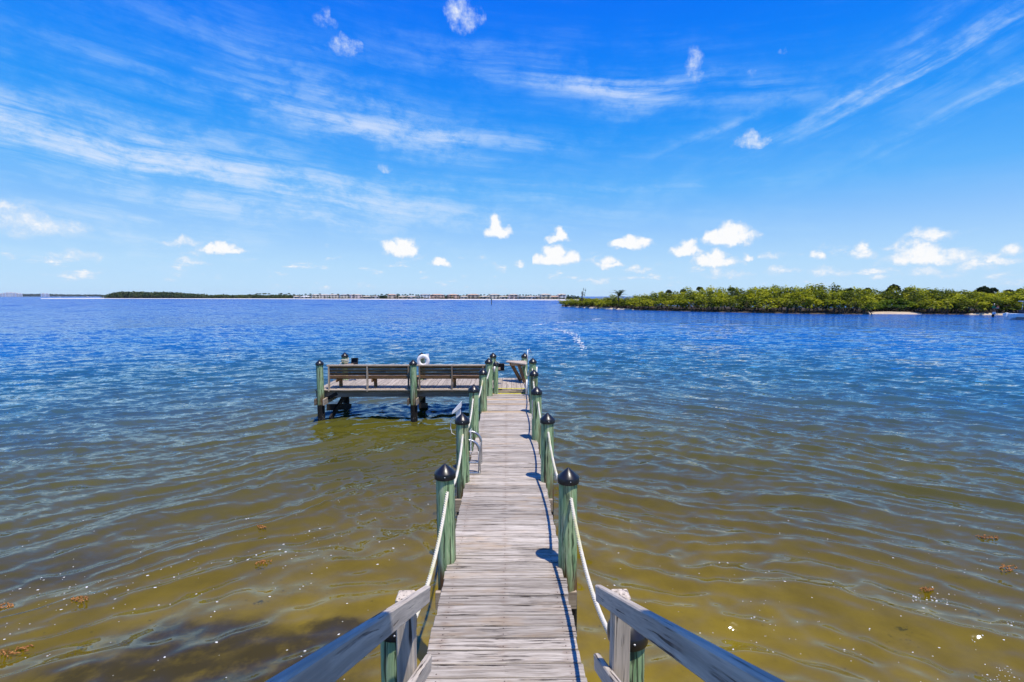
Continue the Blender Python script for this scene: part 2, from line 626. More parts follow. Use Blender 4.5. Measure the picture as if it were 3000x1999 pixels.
def mat_leaf(name, lo, mid, hi, scale=.35, trans=.35):
    m, t, out = new_mat(name)
    geo = t.new('ShaderNodeNewGeometry')
    oi = t.new('ShaderNodeObjectInfo')
    n = t.noise(geo.outputs['Position'], scale, 4, .65)
    f = t.math('ADD', t.math('MULTIPLY', n, .8), t.math('MULTIPLY_ADD', oi.outputs['Random'], .50, -.08))
    f = t.math('ADD', f, t.math('MULTIPLY', t.math('SUBTRACT', geo.outputs['Random Per Island'], .5), .38))
    c = t.ramp(f, [(.28, lo), (.55, mid), (.82, hi)])
    d = t.new('ShaderNodeBsdfDiffuse')
    t.put(d.inputs['Color'], c)
    tr = t.new('ShaderNodeBsdfTranslucent')
    t.put(tr.inputs['Color'], c)
    gl = t.new('ShaderNodeBsdfGlossy')
    gl.inputs['Roughness'].default_value = .45
    gl.inputs['Color'].default_value = (.5, .5, .5, 1)
    ms = t.new('ShaderNodeMixShader')
    ms.inputs[0].default_value = trans
    t.l.new(d.outputs[0], ms.inputs[1])
    t.l.new(tr.outputs[0], ms.inputs[2])
    m2 = t.new('ShaderNodeMixShader')
    m2.inputs[0].default_value = .02
    t.l.new(ms.outputs[0], m2.inputs[1])
    t.l.new(gl.outputs[0], m2.inputs[2])
    t.l.new(m2.outputs[0], out.inputs['Surface'])
    return m


M['leaf'] = mat_leaf('mangrove_leaf', (.03, .055, .008), (.205, .245, .010), (.44, .44, .018))
M['leaf_dark'] = mat_leaf('dark_leaf', (.018, .035, .010), (.04, .065, .016), (.08, .10, .02))
M['leaf_palm'] = mat_leaf('palm_leaf', (.018, .035, .012), (.035, .06, .018), (.07, .09, .02))
M['leaf_bright'] = mat_leaf('bright_leaf', (.04, .09, .008), (.10, .17, .010), (.19, .25, .015))
M['leaf_grey'] = mat_leaf('casuarina_leaf', (.02, .035, .03), (.035, .055, .04), (.06, .075, .04))
M['bark'] = mat_plain('bark', (.10, .065, .05), .9, 0, .1, .5, 3)
M['sand'] = mat_plain('sand', (.52, .42, .29), .95, 0, .1, .12, .6)
M['white_sand'] = mat_plain('white_sand', (.70, .66, .58), .95, 0, .1, .06, .02)
M['mud'] = mat_plain('mangrove_mud', (.09, .07, .05), .95, 0, .1, .4, .8)

# ------------------------------------------------------------------ sea, seabed


def wave_components():
    rr = np.random.default_rng(5)
    comps = []
    for side, base in (('L', 1), ('R', -1)):
        n = 22
        for i in range(n):
            lam = .22 * (2.2 / .22) ** ((i + rr.uniform(0, .8)) / n)
            m = base * rr.normal(.60, .24)
            th = math.atan(m)                       # crest direction (1, m)
            kx, ky = math.sin(th), -math.cos(th)    # travels towards the shore
            s = .092 if lam < .7 else .046
            comps.append((side, lam, kx, ky, s, rr.uniform(0, 6.28)))
    n = 14
    for i in range(n):
        lam = .22 * (.8 / .22) ** ((i + rr.uniform(0, .8)) / n)
        th = rr.normal(0, .9)
        comps.append(('C', lam, math.sin(th), -math.cos(th), .052, rr.uniform(0, 6.28)))
    return comps


COMPS = wave_components()


def waves(x, y, cell=None):
    """height of the water and its sideways shift at points of the sea"""
    x = np.asarray(x, float)
    y = np.asarray(y, float)
    r = np.hypot(x, y)
    z = np.zeros_like(x)
    ox = np.zeros_like(x)
    oy = np.zeros_like(x)
    t = np.clip((x + 3.5 + .03 * y) / 7, 0, 1)
    wr = t * t * (3 - 2 * t)
    wl = 1 - wr
    gust = .92 + .22 * np.sin(.31 * x + 1.3 * np.sin(.17 * y + .4) + .5) * np.sin(.23 * y + 1.1 * np.sin(.19 * x)) + .12 * np.sin(.9 * x + .6 * y + 2 * np.sin(.4 * y))
    wx = x + .35 * np.sin(.8 * y + .5 * np.sin(.6 * x)) + .15 * np.sin(1.9 * y + 1.1 * x)
    wy = y + .35 * np.sin(.7 * x + 1.0 + .6 * np.sin(.5 * y)) + .12 * np.sin(1.7 * x - 1.3 * y)
    calm = np.clip((r - 3.0) / 12.0, 0, 1)
    for side, lam, kx, ky, s, ph in COMPS:
        k = 2 * math.pi / lam
        a = s / k
        w = wl if side == 'L' else wr if side == 'R' else 1.0
        amp = a * w * gust
        if lam < 1.0:
            amp = amp * (.66 + .34 * calm)
        if cell is not None:
            amp = amp * np.clip((lam / cell - 2.5) / 3.0, 0, 1)
        phi = k * (kx * wx + ky * wy) + ph
        c, sn = np.cos(phi), np.sin(phi)
        z += amp * c
        q_ = .22 if lam < .8 else .5
        ox -= q_ * kx * amp * sn
        oy -= q_ * ky * amp * sn
    return z, ox, oy


def build_sea():
    ang = list(np.arange(R(-62), R(62), .0042))
    coarse = list(np.arange(R(62), R(298), R(4)))
    th = np.array(ang + coarse)
    r1 = np.exp(np.arange(math.log(1.2), math.log(70), .0043))
    r2 = np.exp(np.arange(math.log(70.5), math.log(5000), .014))
    rad = np.concatenate([r1, r2])
    nt, nr = len(th), len(rad)
    TH, RR = np.meshgrid(th, rad)
    X = RR * np.sin(TH)
    Y = RR * np.cos(TH)
    cell = np.maximum(.0042 * RR, np.gradient(rad)[:, None] * np.ones((1, nt)))
    fine = (np.abs(TH) <= R(62.1))
    cell = np.where(fine, cell, .07 * RR)
    z, ox, oy = waves(X, Y, cell)
    V = np.stack([X + ox, Y + oy, z], -1).reshape(-1, 3)
    V = np.concatenate([V, [[0, 0, 0]]]).astype(np.float32)
    i, j = np.meshgrid(np.arange(nr - 1), np.arange(nt), indexing='ij')
    j2 = (j + 1) % nt
    Q = np.stack([i * nt + j, i * nt + j2, (i + 1) * nt + j2, (i + 1) * nt + j], -1).reshape(-1, 4)
    T = np.stack([np.full(nt, nr * nt), (np.arange(nt) + 1) % nt, np.arange(nt)], -1)
    me = bpy.data.meshes.new('sea')
    me.vertices.add(len(V))
    me.vertices.foreach_set('co', V.ravel())
    nl = Q.size + T.size
    me.loops.add(nl)
    me.loops.foreach_set('vertex_index', np.concatenate([Q.ravel(), T.ravel()]).astype(np.int32))
    npoly = len(Q) + len(T)
    me.polygons.add(npoly)
    me.polygons.foreach_set('loop_start', np.concatenate([np.arange(len(Q)) * 4, Q.size + np.arange(len(T)) * 3]).astype(np.int32))
    me.polygons.foreach_set('use_smooth', np.ones(npoly, bool))
    me.update(calc_edges=True)
    me.validate()
    return me


def mat_sea():
    m, t, out = new_mat('sea_water')
    geo = t.new('ShaderNodeNewGeometry')
    pos = geo.outputs['Position']
    x, y, z = t.sep(pos)
    r = t.vmath('LENGTH', pos)
    # ripples as small tilts of the surface
    rip = t.noise(t.map(pos, scale=(.7, 1.7, 1)), 4.5, 3, .6, .5, 'Color')
    rip = t.vmath('SUBTRACT', rip, (.5, .5, .5))
    rip = t.vmath('MULTIPLY', rip, (.60, .80, 0))
    rip = t.vmath('SCALE', rip, None, t.smooth(r, 3, 14, .22, 1.1))
    mid = t.noise(t.map(pos, scale=(.9, 2.3, 1)), 1.1, 4, .62, .3, 'Color')
    mid = t.vmath('SUBTRACT', mid, (.5, .5, .5))
    mid = t.vmath('MULTIPLY', mid, (1.4, 2.7, 0))
    mid = t.vmath('SCALE', mid, None, t.smooth(r, 8, 35))
    big = t.noise(t.map(pos, scale=(.22, .60, 1)), 1.0, 3, .6, 0, 'Color')
    big = t.vmath('SUBTRACT', big, (.5, .5, .5))
    big = t.vmath('MULTIPLY', big, (.5, 1.6, 0))
    big = t.vmath('SCALE', big, None, t.smooth(r, 22, 110))
    far = t.noise(t.map(pos, scale=(.10, .05, 1)), 1.0, 5, .68, 0, 'Color')
    far = t.vmath('SUBTRACT', far, (.5, .5, .5))
    far = t.vmath('MULTIPLY', far, (1.0, 3.2, 0))
    far = t.vmath('SCALE', far, None, t.smooth(r, 60, 260))
    nrm = t.vmath('ADD', geo.outputs['Normal'], t.vmath('ADD', t.vmath('ADD', rip, far), t.vmath('ADD', mid, big)))
    nrm = t.vmath('NORMALIZE', nrm)
    fr = t.new('ShaderNodeFresnel')
    fr.inputs['IOR'].default_value = 1.5
    t.l.new(nrm, fr.inputs['Normal'])
    # turbid body: sandy olive in the shallows, blue-green where the bottom drops away
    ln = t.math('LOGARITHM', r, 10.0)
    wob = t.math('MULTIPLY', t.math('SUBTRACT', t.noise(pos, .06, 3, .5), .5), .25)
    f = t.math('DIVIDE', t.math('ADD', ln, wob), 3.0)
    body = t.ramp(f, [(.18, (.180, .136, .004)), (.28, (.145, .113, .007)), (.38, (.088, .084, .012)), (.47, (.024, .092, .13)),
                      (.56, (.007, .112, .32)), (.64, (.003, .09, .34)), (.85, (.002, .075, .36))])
    patch = t.noise(t.map(pos, scale=(.35, .55, 1)), 1.0, 4, .55)
    body = t.mix(t.smooth(patch, .40, .66, 0, .35), body, t.mix(1.0, body, (.55, .62, .75), 'MULTIPLY'))
    dif = t.new('ShaderNodeBsdfDiffuse')
    t.put(dif.inputs['Color'], body)
    tra = t.new('ShaderNodeBsdfTransparent')
    tra.inputs['Color'].default_value = (.88, .84, .36, 1)
    clear = t.smooth(r, 4.0, 14.0, .80, .05)
    bm_ = t.new('ShaderNodeMixShader')
    t.put(bm_.inputs[0], clear)
    t.l.new(dif.outputs[0], bm_.inputs[1])
    t.l.new(tra.outputs[0], bm_.inputs[2])
    gl = t.new('ShaderNodeBsdfGlossy')
    gl.inputs['Color'].default_value = (.88, .95, 1, 1)
    t.put(gl.inputs['Roughness'], t.smooth(r, 8, 150, .035, .14))
    t.l.new(nrm, gl.inputs['Normal'])
    mx = t.new('ShaderNodeMixShader')
    t.put(mx.inputs[0], t.math('MULTIPLY', fr.outputs[0], t.math('SUBTRACT', 1.0, geo.outputs['Backfacing'])))
    t.l.new(bm_.outputs[0], mx.inputs[1])
    t.l.new(gl.outputs[0], mx.inputs[2])
    t.l.new(mx.outputs[0], out.inputs['Surface'])
    return m


sea = obj('sea', build_sea(), mat_sea())
tag(sea, 'choppy bay water, olive brown near the dock and deep blue farther out', None, None, 'structure')


def mat_seabed():
    m, t, out = new_mat('seabed_sand')
    geo = t.new('ShaderNodeNewGeometry')
    pos = geo.outputs['Position']
    n = t.noise(pos, 1.3, 5, .6)
    c = t.mix(t.smooth(n, .3, .7), (.27, .205, .03), (.40, .31, .055))
    # weed beds, darkest just left of the stairs
    wp = t.vmath('ADD', pos, t.vmath('MULTIPLY', t.vmath('SUBTRACT', t.noise(pos, 1.7, 4, .65, 0, 'Color'), (.5, .5, .5)), (.75, .5, 0)))
    acc_ = None
    for (cx, cy, rx, ry) in ((-3.9, 5.80, 1.2, .42), (-2.6, 5.45, 1.1, .50), (-4.2, 5.25, 1.5, .45), (-3.2, 5.05, 1.9, .45), (-2.2, 5.9, .5, .25), (-8.0, 7.6, 1.9, .8)):
        mm = t.map(wp, loc=(cx, cy, 0), scale=(rx, ry, 100), typ='TEXTURE')
        ff = t.smooth(t.vmath('LENGTH', mm), 1.3, .5)
        acc_ = ff if acc_ is None else t.math('MAXIMUM', acc_, ff)
    c = t.mix(t.math('MULTIPLY', t.math('MULTIPLY', acc_, t.smooth(t.noise(pos, 3.2, 4, .6), .25, .55, .55, 1.0)), .97), c, (.022, .014, .007))
    principled(t, out, c, .95, None, 0, .05)
    return m


sb = bpy.data.meshes.new('seabed')
N = 60
sx = np.linspace(-90, 90, N)
sy = np.linspace(-10, 110, N)
sv, sf = [], []
for b in sy:
    for a in sx:
        rr_ = math.hypot(a, b)
        sv.append((a, b, -.55 - .035 * max(0, rr_ - 4) + .04 * math.sin(a * .9) * math.sin(b * .7)))
for j in range(N - 1):
    for i in range(N - 1):
        sf.append((j * N + i, j * N + i + 1, (j + 1) * N + i + 1, (j + 1) * N + i))
sb.from_pydata(sv, [], sf)
sb.polygons.foreach_set('use_smooth', [True] * len(sb.polygons))
tag(obj('seabed', sb, mat_seabed()), 'sandy sea bottom with dark weed beds under the shallow water', None, None, 'structure')

# ------------------------------------------------------------------ the dock: walkway
DECK, PLAT, XL, XR = .80, .925, -.645, .580
XC, DW = (XL + XR) / 2, XR - XL
Y0, Y1 = 2.52, 14.02

PILE_R, PILE_R_, PILE_L = .099, [], []
rowR = [(2.56, .655, 0), (4.90, .650, 0), (7.24, .615, 0), (9.45, .600, 0), (11.62, .625, 0), (13.70, .705, .02)]
rowL = [(2.66, -.635, 0), (5.00, -.635, 0), (7.27, -.680, 0), (9.64, -.695, 0), (11.86, -.615, 0), (13.72, -.505, .02)]
ordinal = ['nearest', 'second', 'third', 'fourth', 'fifth', 'sixth']


def cap_mesh():
    vs, fs = lathe([(.113, 0), (.114, .004), (.114, .058), (.111, .064), (.060, .108), (.008, .153), (.001, .156)], 32)
    return mesh_from('cap', vs, fs, True, M['cap'])


CAP = cap_mesh()
CAP.set_sharp_from_angle(angle=R(35))
SCREW = mesh_from('screw', *lathe([(.006, 0), (.006, .004), (.003, .006)], 8), True, M['screw'])


def piling(x, y, top, label, group=None, r=PILE_R, bottom=-1.6, seed=0, lean=(0, 0), cap_scale=1.0):
    t = thing('piling', label, 'piling', (x, y, bottom), (lean[0], lean[1], random.uniform(0, 6.28)), group)
    h = top - .131 - bottom
    n = 14
    prof = [(r * 1.10 * (1 - .12 * i / n) if i else r * 1.1, h * i / n) for i in range(n + 1)]
    prof.append((r * .93, h + .03))
    vs, fs = lathe(prof, 26, .018, seed)
    obj('post', mesh_from('post', vs, fs, True), M['pile'], t)
    c = obj('cap', CAP, None, t, (0, 0, h - .025))
    c.scale = (cap_scale * r / .099,) * 2 + (1,)
    a = -t.rotation_euler.z - math.pi / 2 + .1
    obj('screw', SCREW, None, c, (.112 * math.cos(a), .112 * math.sin(a), .04), (0, math.pi / 2, a))
    return t


TOPZ = DECK + 1.07
for i, (y, x, dz) in enumerate(rowR):
    piling(x, y, TOPZ + dz, f'green wooden piling with black cone cap, {ordinal[i]} along the right side of the walkway', 'pilings along the walkway', seed=i,
           lean=(R(random.uniform(-.5, .5)), R(random.uniform(-.6, .6))))
for i, (y, x, dz) in enumerate(rowL):
    piling(x, y, TOPZ + dz, f'green wooden piling with black cone cap, {ordinal[i]} along the left side of the walkway', 'pilings along the walkway', seed=20 + i,
           lean=(R(random.uniform(-.5, .5)), R(random.uniform(-.6, .6))))

walk = thing('dock_walkway', 'long narrow walkway of weathered grey planks running out over the water', 'dock', (XC, Y0, 0))
pitch = .1432
PLV = []
for k in range(7):
    bm = bmesh.new()
    bmesh.ops.create_cube(bm, size=1.0)
    bmesh.ops.scale(bm, vec=(DW + random.uniform(-.012, .012), pitch - random.uniform(.007, .013), .038), verts=bm.verts)
    bmesh.ops.bevel(bm, geom=list(bm.edges), offset=.005, segments=1, affect='EDGES')
    for v_ in bm.verts:
        v_.co.y += random.uniform(-.0018, .0018)
        v_.co.x += random.uniform(-.006, .006)
    PLV.append(bm_mesh('plank', bm))
n_pl = int((Y1 - Y0) / pitch)
newer = set()
for i in range(n_pl):
    y = Y0 + (i + .5) * pitch
    is_new = abs(y - 11.75) < .08 or abs(y - 12.6) < .08 or abs(y - 13.15) < .08 or abs(y - 11.2) < .0
    me = PLV[random.randrange(7)]
    if is_new:
        me = me.copy()
        me.materials.clear()
        me.materials.append(M['new_deck'])
    elif not me.materials:
        me.materials.append(M['deck'])
    obj('plank', me, None, walk, (random.uniform(-.008, .008), y - Y0, DECK - .019 + random.uniform(-.003, .002)),
        (R(random.uniform(-.7, .7)), R(random.uniform(-.12, .12)) + (math.pi if random.random() < .5 else 0), R(random.uniform(-.25, .25))))
for x_ in (XL + .10, XC, XR - .10):
    beam('stringer', walk, (x_ - XC, 0, DECK - .14), (x_ - XC, Y1 - Y0 - .02, DECK - .14), .05, .19, M['joist'])
for (ya, xa, _), (yb, xb, _) in zip(rowR, rowL):
    for dy in (-.135, .135):
        ym = (ya + yb) / 2 + dy - Y0
        beam('cross_beam', walk, (xb - XC - .12, ym, DECK - .33), (xa - XC + .07, ym, DECK - .33), .05, .19, M['bench_light'])
# yellow edge strip at the foot of the step
strip = board('yellow_strip', walk, (DW - .14, .055, .006), (.03, Y1 - Y0 - .05, DECK + .006), mat=M['yellow'], bev=.001)

# ------------------------------------------------------------------ the platform at the end of the dock
PX0, PX1, PY0, PY1 = -5.62, .66, 14.06, 16.0
plat = thing('dock_platform', 'raised plank platform at the end of the walkway, reaching out to the left', 'dock', (PX0, PY0, 0))
wpl = .1435
npl = int((PX1 - PX0) / wpl)
PPV = []
for k in range(6):
    bm = bmesh.new()
    bmesh.ops.create_cube(bm, size=1.0)
    bmesh.ops.scale(bm, vec=(PY1 - PY0 + random.uniform(-.02, .02), wpl - random.uniform(.005, .012), .038), verts=bm.verts)
    bmesh.ops.bevel(bm, geom=list(bm.edges), offset=.005, segments=1, affect='EDGES')
    me = bm_mesh('plank', bm)
    me.materials.append(M['platform'])
    PPV.append(me)
for i in range(npl):
    x = (i + .5) * wpl
    far = .05 * math.sin(i * .55 + 1) if i > npl - 10 else 0
    obj('plank', PPV[random.randrange(6)], None, plat, (x, (PY1 - PY0) / 2 + far, PLAT - .019 + random.uniform(-.003, .002)),
        (R(random.uniform(-.5, .5)), R(random.uniform(-.1, .1)), math.pi / 2 + R(random.uniform(-.2, .2))))
PW = PX1 - PX0
board('rim_board', plat, (4.98, .045, .19), (2.49, .03, PLAT - .038 - .10), mat=M['joist'])
board('edge_board', plat, (4.98, .10, .036), (2.49, -.025, PLAT - .016), mat=M['bench_light'])
board('rim_board', plat, (PW, .045, .19), (PW / 2, PY1 - PY0 - .06, PLAT - .138), mat=M['joist'])
for yy in (.65, 1.3):
    board('joist', plat, (PW - .1, .045, .18), (PW / 2, yy, PLAT - .136), mat=M['joist'])
board('step_riser', plat, (DW + .02, .04, PLAT - DECK - .055), (XC - PX0, -.02, (PLAT + DECK) / 2 - .016), mat=M['bench_light'])
board('yellow_strip', plat, (DW - .22, .05, .006), (XC - PX0 + .05, .03, PLAT + .006), mat=M['yellow'], bev=.001)
ppost = [(-5.42, 13.90, 'short weathered piling at the near left corner of the platform, rusty brown below'),
         (-2.73, 13.90, 'green piling with black cone cap at the middle of the bench back'),
         (-5.30, 15.72, 'far left piling of the platform with rope wound round its top'),
         (-2.80, 15.72, 'piling behind the bench with the white life ring on it'),
         (-.47, 15.62, 'far platform piling holding the left end of the slack rope'),
         (.55, 15.55, 'piling at the far right corner of the platform beside the small table'),
         (-.345, 13.98, 'small thin piling just behind the sixth left piling at the step')]
for i, (x, y, lb) in enumerate(ppost):
    piling(x, y, DECK + (1.02 if i < 6 else .98), lb, 'pilings of the platform', seed=50 + i, r=.099 if i < 6 else .072)
for xx in (-5.42, -2.75):
    for dx_ in (-.125, .125):
        beam('cross_beam', plat, (xx - PX0 + dx_, -.30, PLAT - .33), (xx - PX0 + dx_, PY1 - PY0 - .05, PLAT - .33), .045, .18, M['bench_light'] if dx_ > 0 else M['joist'])
beam('brace', plat, (-5.42 - PX0 + .15, -.08, .40), (-5.30 - PX0 + .13, 1.7, .02), .05, .19, M['wet'])
beam('brace', plat, (-5.42 - PX0 + .19, -.02, .02), (-5.30 - PX0 + .17, 1.62, .72), .05, .17, M['wet'])
beam('brace', plat, (-2.73 - PX0 + .15, -.08, .45), (-2.80 - PX0 + .14, 1.7, .05), .05, .17, M['wet'])
beam('knee_brace', plat, (.28, .02, .62), (.62, .02, .80), .04, .10, M['wet'])

# bench along the near edge, seen from behind
bx0, bx1, by = -5.26, -.62, 14.11
bl = bx1 - bx0
bench = thing('bench', 'long slatted wooden bench seen from behind on the platform edge', 'bench', (bx0, by, PLAT))
half = [(-5.26, -2.86), (-2.60, -.62)]
for (a, b) in half:
    L = b - a
    for k in range(4):
        board('back_slat', bench, (L, .032, .082), ((a + b) / 2 - bx0, .02 - .012 * k * .6 + random.uniform(-.004, .004), .632 - .092 * k), (R(7), 0, 0), M['bench'])
board('top_rail', bench, (bl + .04, .145, .036), (bl / 2, -.005, .695), mat=M['bench_light'])
for xx in (-5.22, -4.10, -2.90, -2.58, -1.63, -.72):
    beam('back_post', bench, (xx - bx0, -.085, -.06), (xx - bx0, -.035, .675), .04, .085, M['bench_light'] if xx in (-4.10, -5.22) else M['joist'])
for k in range(3):
    board('seat_slat', bench, (bl, .135, .036), (bl / 2, .10 + .146 * k, .305), mat=M['bench'])
for xx in (-5.02, -3.98, -2.75, -1.60, -.8):
    beam('leg', bench, (xx - bx0, .36, .0), (xx - bx0, .36, .285), .085, .085, M['bench'])
    beam('seat_support', bench, (xx - bx0, -.02, .243), (xx - bx0, .42, .243), .04, .085, M['bench'])

# ------------------------------------------------------------------ ropes


def rope_pts(a, b, sag, n):
    a, b = Vector(a), Vector(b)
    return [a.lerp(b, i / n) - Vector((0, 0, sag * 4 * (i / n) * (1 - i / n))) for i in range(n + 1)]


def rope_mesh(pts, R_=.0165, pitch_=.095, step=.011, seg=6):
    """three twisted strands along a path"""
    pts = [Vector(p) for p in pts]
    d = [0]
    for p, q in zip(pts, pts[1:]):
        d.append(d[-1] + (q - p).length)
    Ltot = d[-1]
    n = max(8, int(Ltot / step))
    path = []
    k = 0
    for i in range(n + 1):
        s = Ltot * i / n
        while k < len(d) - 2 and d[k + 1] < s:
            k += 1
        f = (s - d[k]) / max(1e-6, d[k + 1] - d[k])
        path.append(pts[k].lerp(pts[k + 1], f))
    vs, fs = [], []
    for st in range(3):
        strand = []
        for i, p in enumerate(path):
            tdir = (path[min(i + 1, n)] - path[max(i - 1, 0)]).normalized()
            side = tdir.cross(Vector((0, 0, 1)))
            side = side.normalized() if side.length > .05 else Vector((1, 0, 0))
            up = side.cross(tdir)
            a = 2 * math.pi * (Ltot * i / n / pitch_ + st / 3)
            strand.append(p + (side * math.cos(a) + up * math.sin(a)) * R_ * .62)
        tube_data(strand, R_ * .52, seg, vs, fs)
    return mesh_from('rope', vs, fs, True)


HOLE = TOPZ - .265
for side, row in (('right', rowR), ('left', rowL)):
    for i in range(5):
        (ya, xa, _), (yb, xb, _) = row[i], row[i + 1]
        sag = (.235, .25, .24, .22, .15)[i] + random.uniform(-.02, .02)
        p = rope_pts((xa, ya + .02, HOLE), (xb, yb - .02, HOLE), sag, 40)
        o = obj('rope', rope_mesh(p, step=.011 if i < 2 else .022), M['rope'])
        tag(o, f'white twisted rope sagging between the {ordinal[i]} and {ordinal[i+1]} pilings on the {side} of the walkway', 'rope', 'ropes along the walkway')
# end ropes
p = rope_pts((-.47, 15.60, 1.60), (.50, 15.55, 1.62), .20, 30)
tag(obj('rope', rope_mesh(p, .012, .08, .02), M['rope']), 'slack thin rope hanging across the far opening of the platform', 'rope')
p = rope_pts((.62, 13.72, 1.55), (.55, 15.5, 1.62), .35, 30)
tag(obj('rope', rope_mesh(p, .014, .08, .02), M['rope']), 'pale rope drooping beside the small table at the right end of the platform', 'rope')
p = [(-5.30 + .112 * math.cos(a) * (1 + .06 * math.sin(5 * a)), 15.72 + .112 * math.sin(a), 1.62 - .012 * a / 6.28 * 3 + .012 * math.sin(a * 1.3)) for a in np.linspace(0, 6.28 * 3.6, 90)]
p += [(-5.38, 15.60, 1.50), (-5.44, 15.58, 1.42), (-5.50, 15.57, 1.30), (-5.56, 15.55, 1.15), (-5.60, 15.5, .96)]
tag(obj('rope', rope_mesh(p, .014, .08, .02), M['rope']), 'rope coiled round the top of the far left platform piling with a loose end', 'rope')

# ------------------------------------------------------------------ fittings on the dock
lad = thing('dock_ladder', 'grey metal ladder with two hooped handrails on the left edge of the walkway', 'ladder', (XL, 7.85, DECK))
for yy in (-.27, .22):
    pts = [(.19, yy, .005), (.19, yy, .37)]
    for a in np.linspace(0, math.pi, 14):
        pts.append((.19 - .175 + .175 * math.cos(a), yy, .37 + .175 * math.sin(a)))
    pts += [(-.16, yy, .2), (-.16, yy, -.4), (-.17, yy, -1.1)]
    h = tube('handrail', pts, .021, M['metal'], lad, 12)
    board('mounting_plate', lad, (.30, .062, .008), (.055, yy - .01, .012), mat=M['metal'], bev=.001)
for k in range(4):
    tube('rung', [(-.16, -.27, -.12 - .27 * k), (-.16, .22, -.12 - .27 * k)], .016, M['metal'], lad)

ped = thing('dock_pedestal', 'slim white utility post with slanted hood beside the left edge of the walkway', 'utility post', (-.925, 8.95, .27))
board('body', ped, (.085, .09, 1.25), (0, 0, .625), mat=M['plastic'])
hv = [(-.11, -.075, 1.18), (.055, -.075, 1.30), (.055, .075, 1.30), (-.11, .075, 1.18), (-.11, -.075, 1.215), (.055, -.075, 1.40), (.055, .075, 1.40), (-.11, .075, 1.215)]
obj('hood', mesh_from('hood', hv, [(0, 3, 2, 1), (4, 5, 6, 7), (0, 1, 5, 4), (1, 2, 6, 5), (2, 3, 7, 6), (3, 0, 4, 7)]), M['plastic'], ped)
tube('hose', [(-.05, 0, 1.12), (-.11, 0, 1.10), (-.145, 0, 1.03), (-.15, 0, .90), (-.13, 0, .80), (-.06, 0, .76)], .007, M['plastic'], ped, 8)
board('mounting_arm', ped, (.36, .05, .09), (.16, 0, .30), mat=M['joist'])


def sign(x, y, z, face, label, blue=True):
    """a small notice fixed flat on the walkway side of a piling"""
    t = thing('sign', label, 'sign', (x, y, z), (0, 0, face))
    board('plate', t, (.005, .185, .36), (0, 0, 0), mat=M['plastic'], bev=.001)
    if blue:
        board('blue_panel', t, (.003, .165, .13), (.0045, 0, .10), mat=M['blue'], bev=0)
        for k in range(4):
            board('text_line', t, (.002, .13 - .02 * (k % 2), .012), (.004, 0, -.01 - .04 * k), mat=M['blue'], bev=0)
    else:
        for k in range(5):
            board('text_line', t, (.002, .12 - .02 * (k % 2), .012), (.004, 0, .12 - .055 * k), mat=M['box'], bev=0)
    return t


sign(.600 - .113, 9.43, 1.42, math.pi, 'blue and white notice fixed to the fourth piling on the right')
sign(-.680 + .116, 7.27, 1.42, 0, 'white notice fixed to the third piling on the left, above the ladder', False)

ring = thing('life_ring', 'white life ring hung on the piling behind the bench', 'life ring', at_depth(1240, 1058, 15.56))
bm = bmesh.new()
nt_, ns_ = 36, 14
tv = [[None] * ns_ for _ in range(nt_)]
for i in range(nt_):
    a = 2 * math.pi * i / nt_
    for j in range(ns_):
        b = 2 * math.pi * j / ns_
        rr_ = .148 + .062 * math.cos(b)
        tv[i][j] = bm.verts.new((rr_ * math.cos(a), .045 * math.sin(b), rr_ * math.sin(a) * 1.06))
for i in range(nt_):
    for j in range(ns_):
        bm.faces.new((tv[i][j], tv[(i + 1) % nt_][j], tv[(i + 1) % nt_][(j + 1) % ns_], tv[i][(j + 1) % ns_]))
obj('ring', bm_mesh('ring', bm, True), M['plastic'], ring)
board('bracket', ring, (.10, .05, .40), (.12, .075, .02), mat=M['plastic'])
board('hanger', ring, (.028, .02, .30), (.0, .055, -.02), mat=M['metal'])

table = thing('cleaning_table', 'small grey fish cleaning table bracketed to the far right corner of the platform', 'table', (.30, 15.05, PLAT))
tv = [(-.36, .22, .615), (.24, -.25, .60), (.30, -.20, .60), (.30, .40, .615), (-.30, .40, .62)]
tv += [(a, b, c + .035) for a, b, c in tv]
obj('tabletop', mesh_from('tabletop', tv, [(4, 3, 2, 1, 0), (5, 6, 7, 8, 9)] + [(i, (i + 1) % 5, 5 + (i + 1) % 5, 5 + i) for i in range(5)]), M['bench_light'], table)
beam('bracket', table, (-.20, .30, .60), (.12, .28, .02), .045, .11, M['bench'])
beam('bracket', table, (.04, -.02, .60), (.24, -.05, .02), .045, .10, M['bench'])
beam('crossbar', table, (-.18, .26, .56), (.20, -.02, .56), .04, .09, M['bench_light'])

for k, (x, y, z0, z1, lb) in enumerate([(-.385, 13.90, 1.46, 1.62, 'short white tube fixed between the two left pilings at the step'),
                                         (.825, 13.76, 1.30, 1.62, 'white tube on the outer side of the sixth right piling'),
                                         (.535, 13.60, .86, 1.28, 'white tube standing at the right edge of the step'),
                                         (.63, 15.30, 1.55, 1.95, 'thin white pipe beside the far right platform piling')]):
    t = thing('rod_holder', lb, 'rod holder', (x, y, z0))
    rr_ = .022 if k < 3 else .014
    tube('tube', [(0, 0, 0), (.01, 0, z1 - z0)], rr_, M['plastic'], t, 12)
    board('mounting_plate', t, (.05, .012, .06), (0, .02, .07), mat=M['metal'], bev=.001)
    if k == 3:
        tube('spout', [(.01, 0, .38), (.06, 0, .41), (.11, 0, .36), (.115, 0, .28)], .010, M['metal'], t, 8)

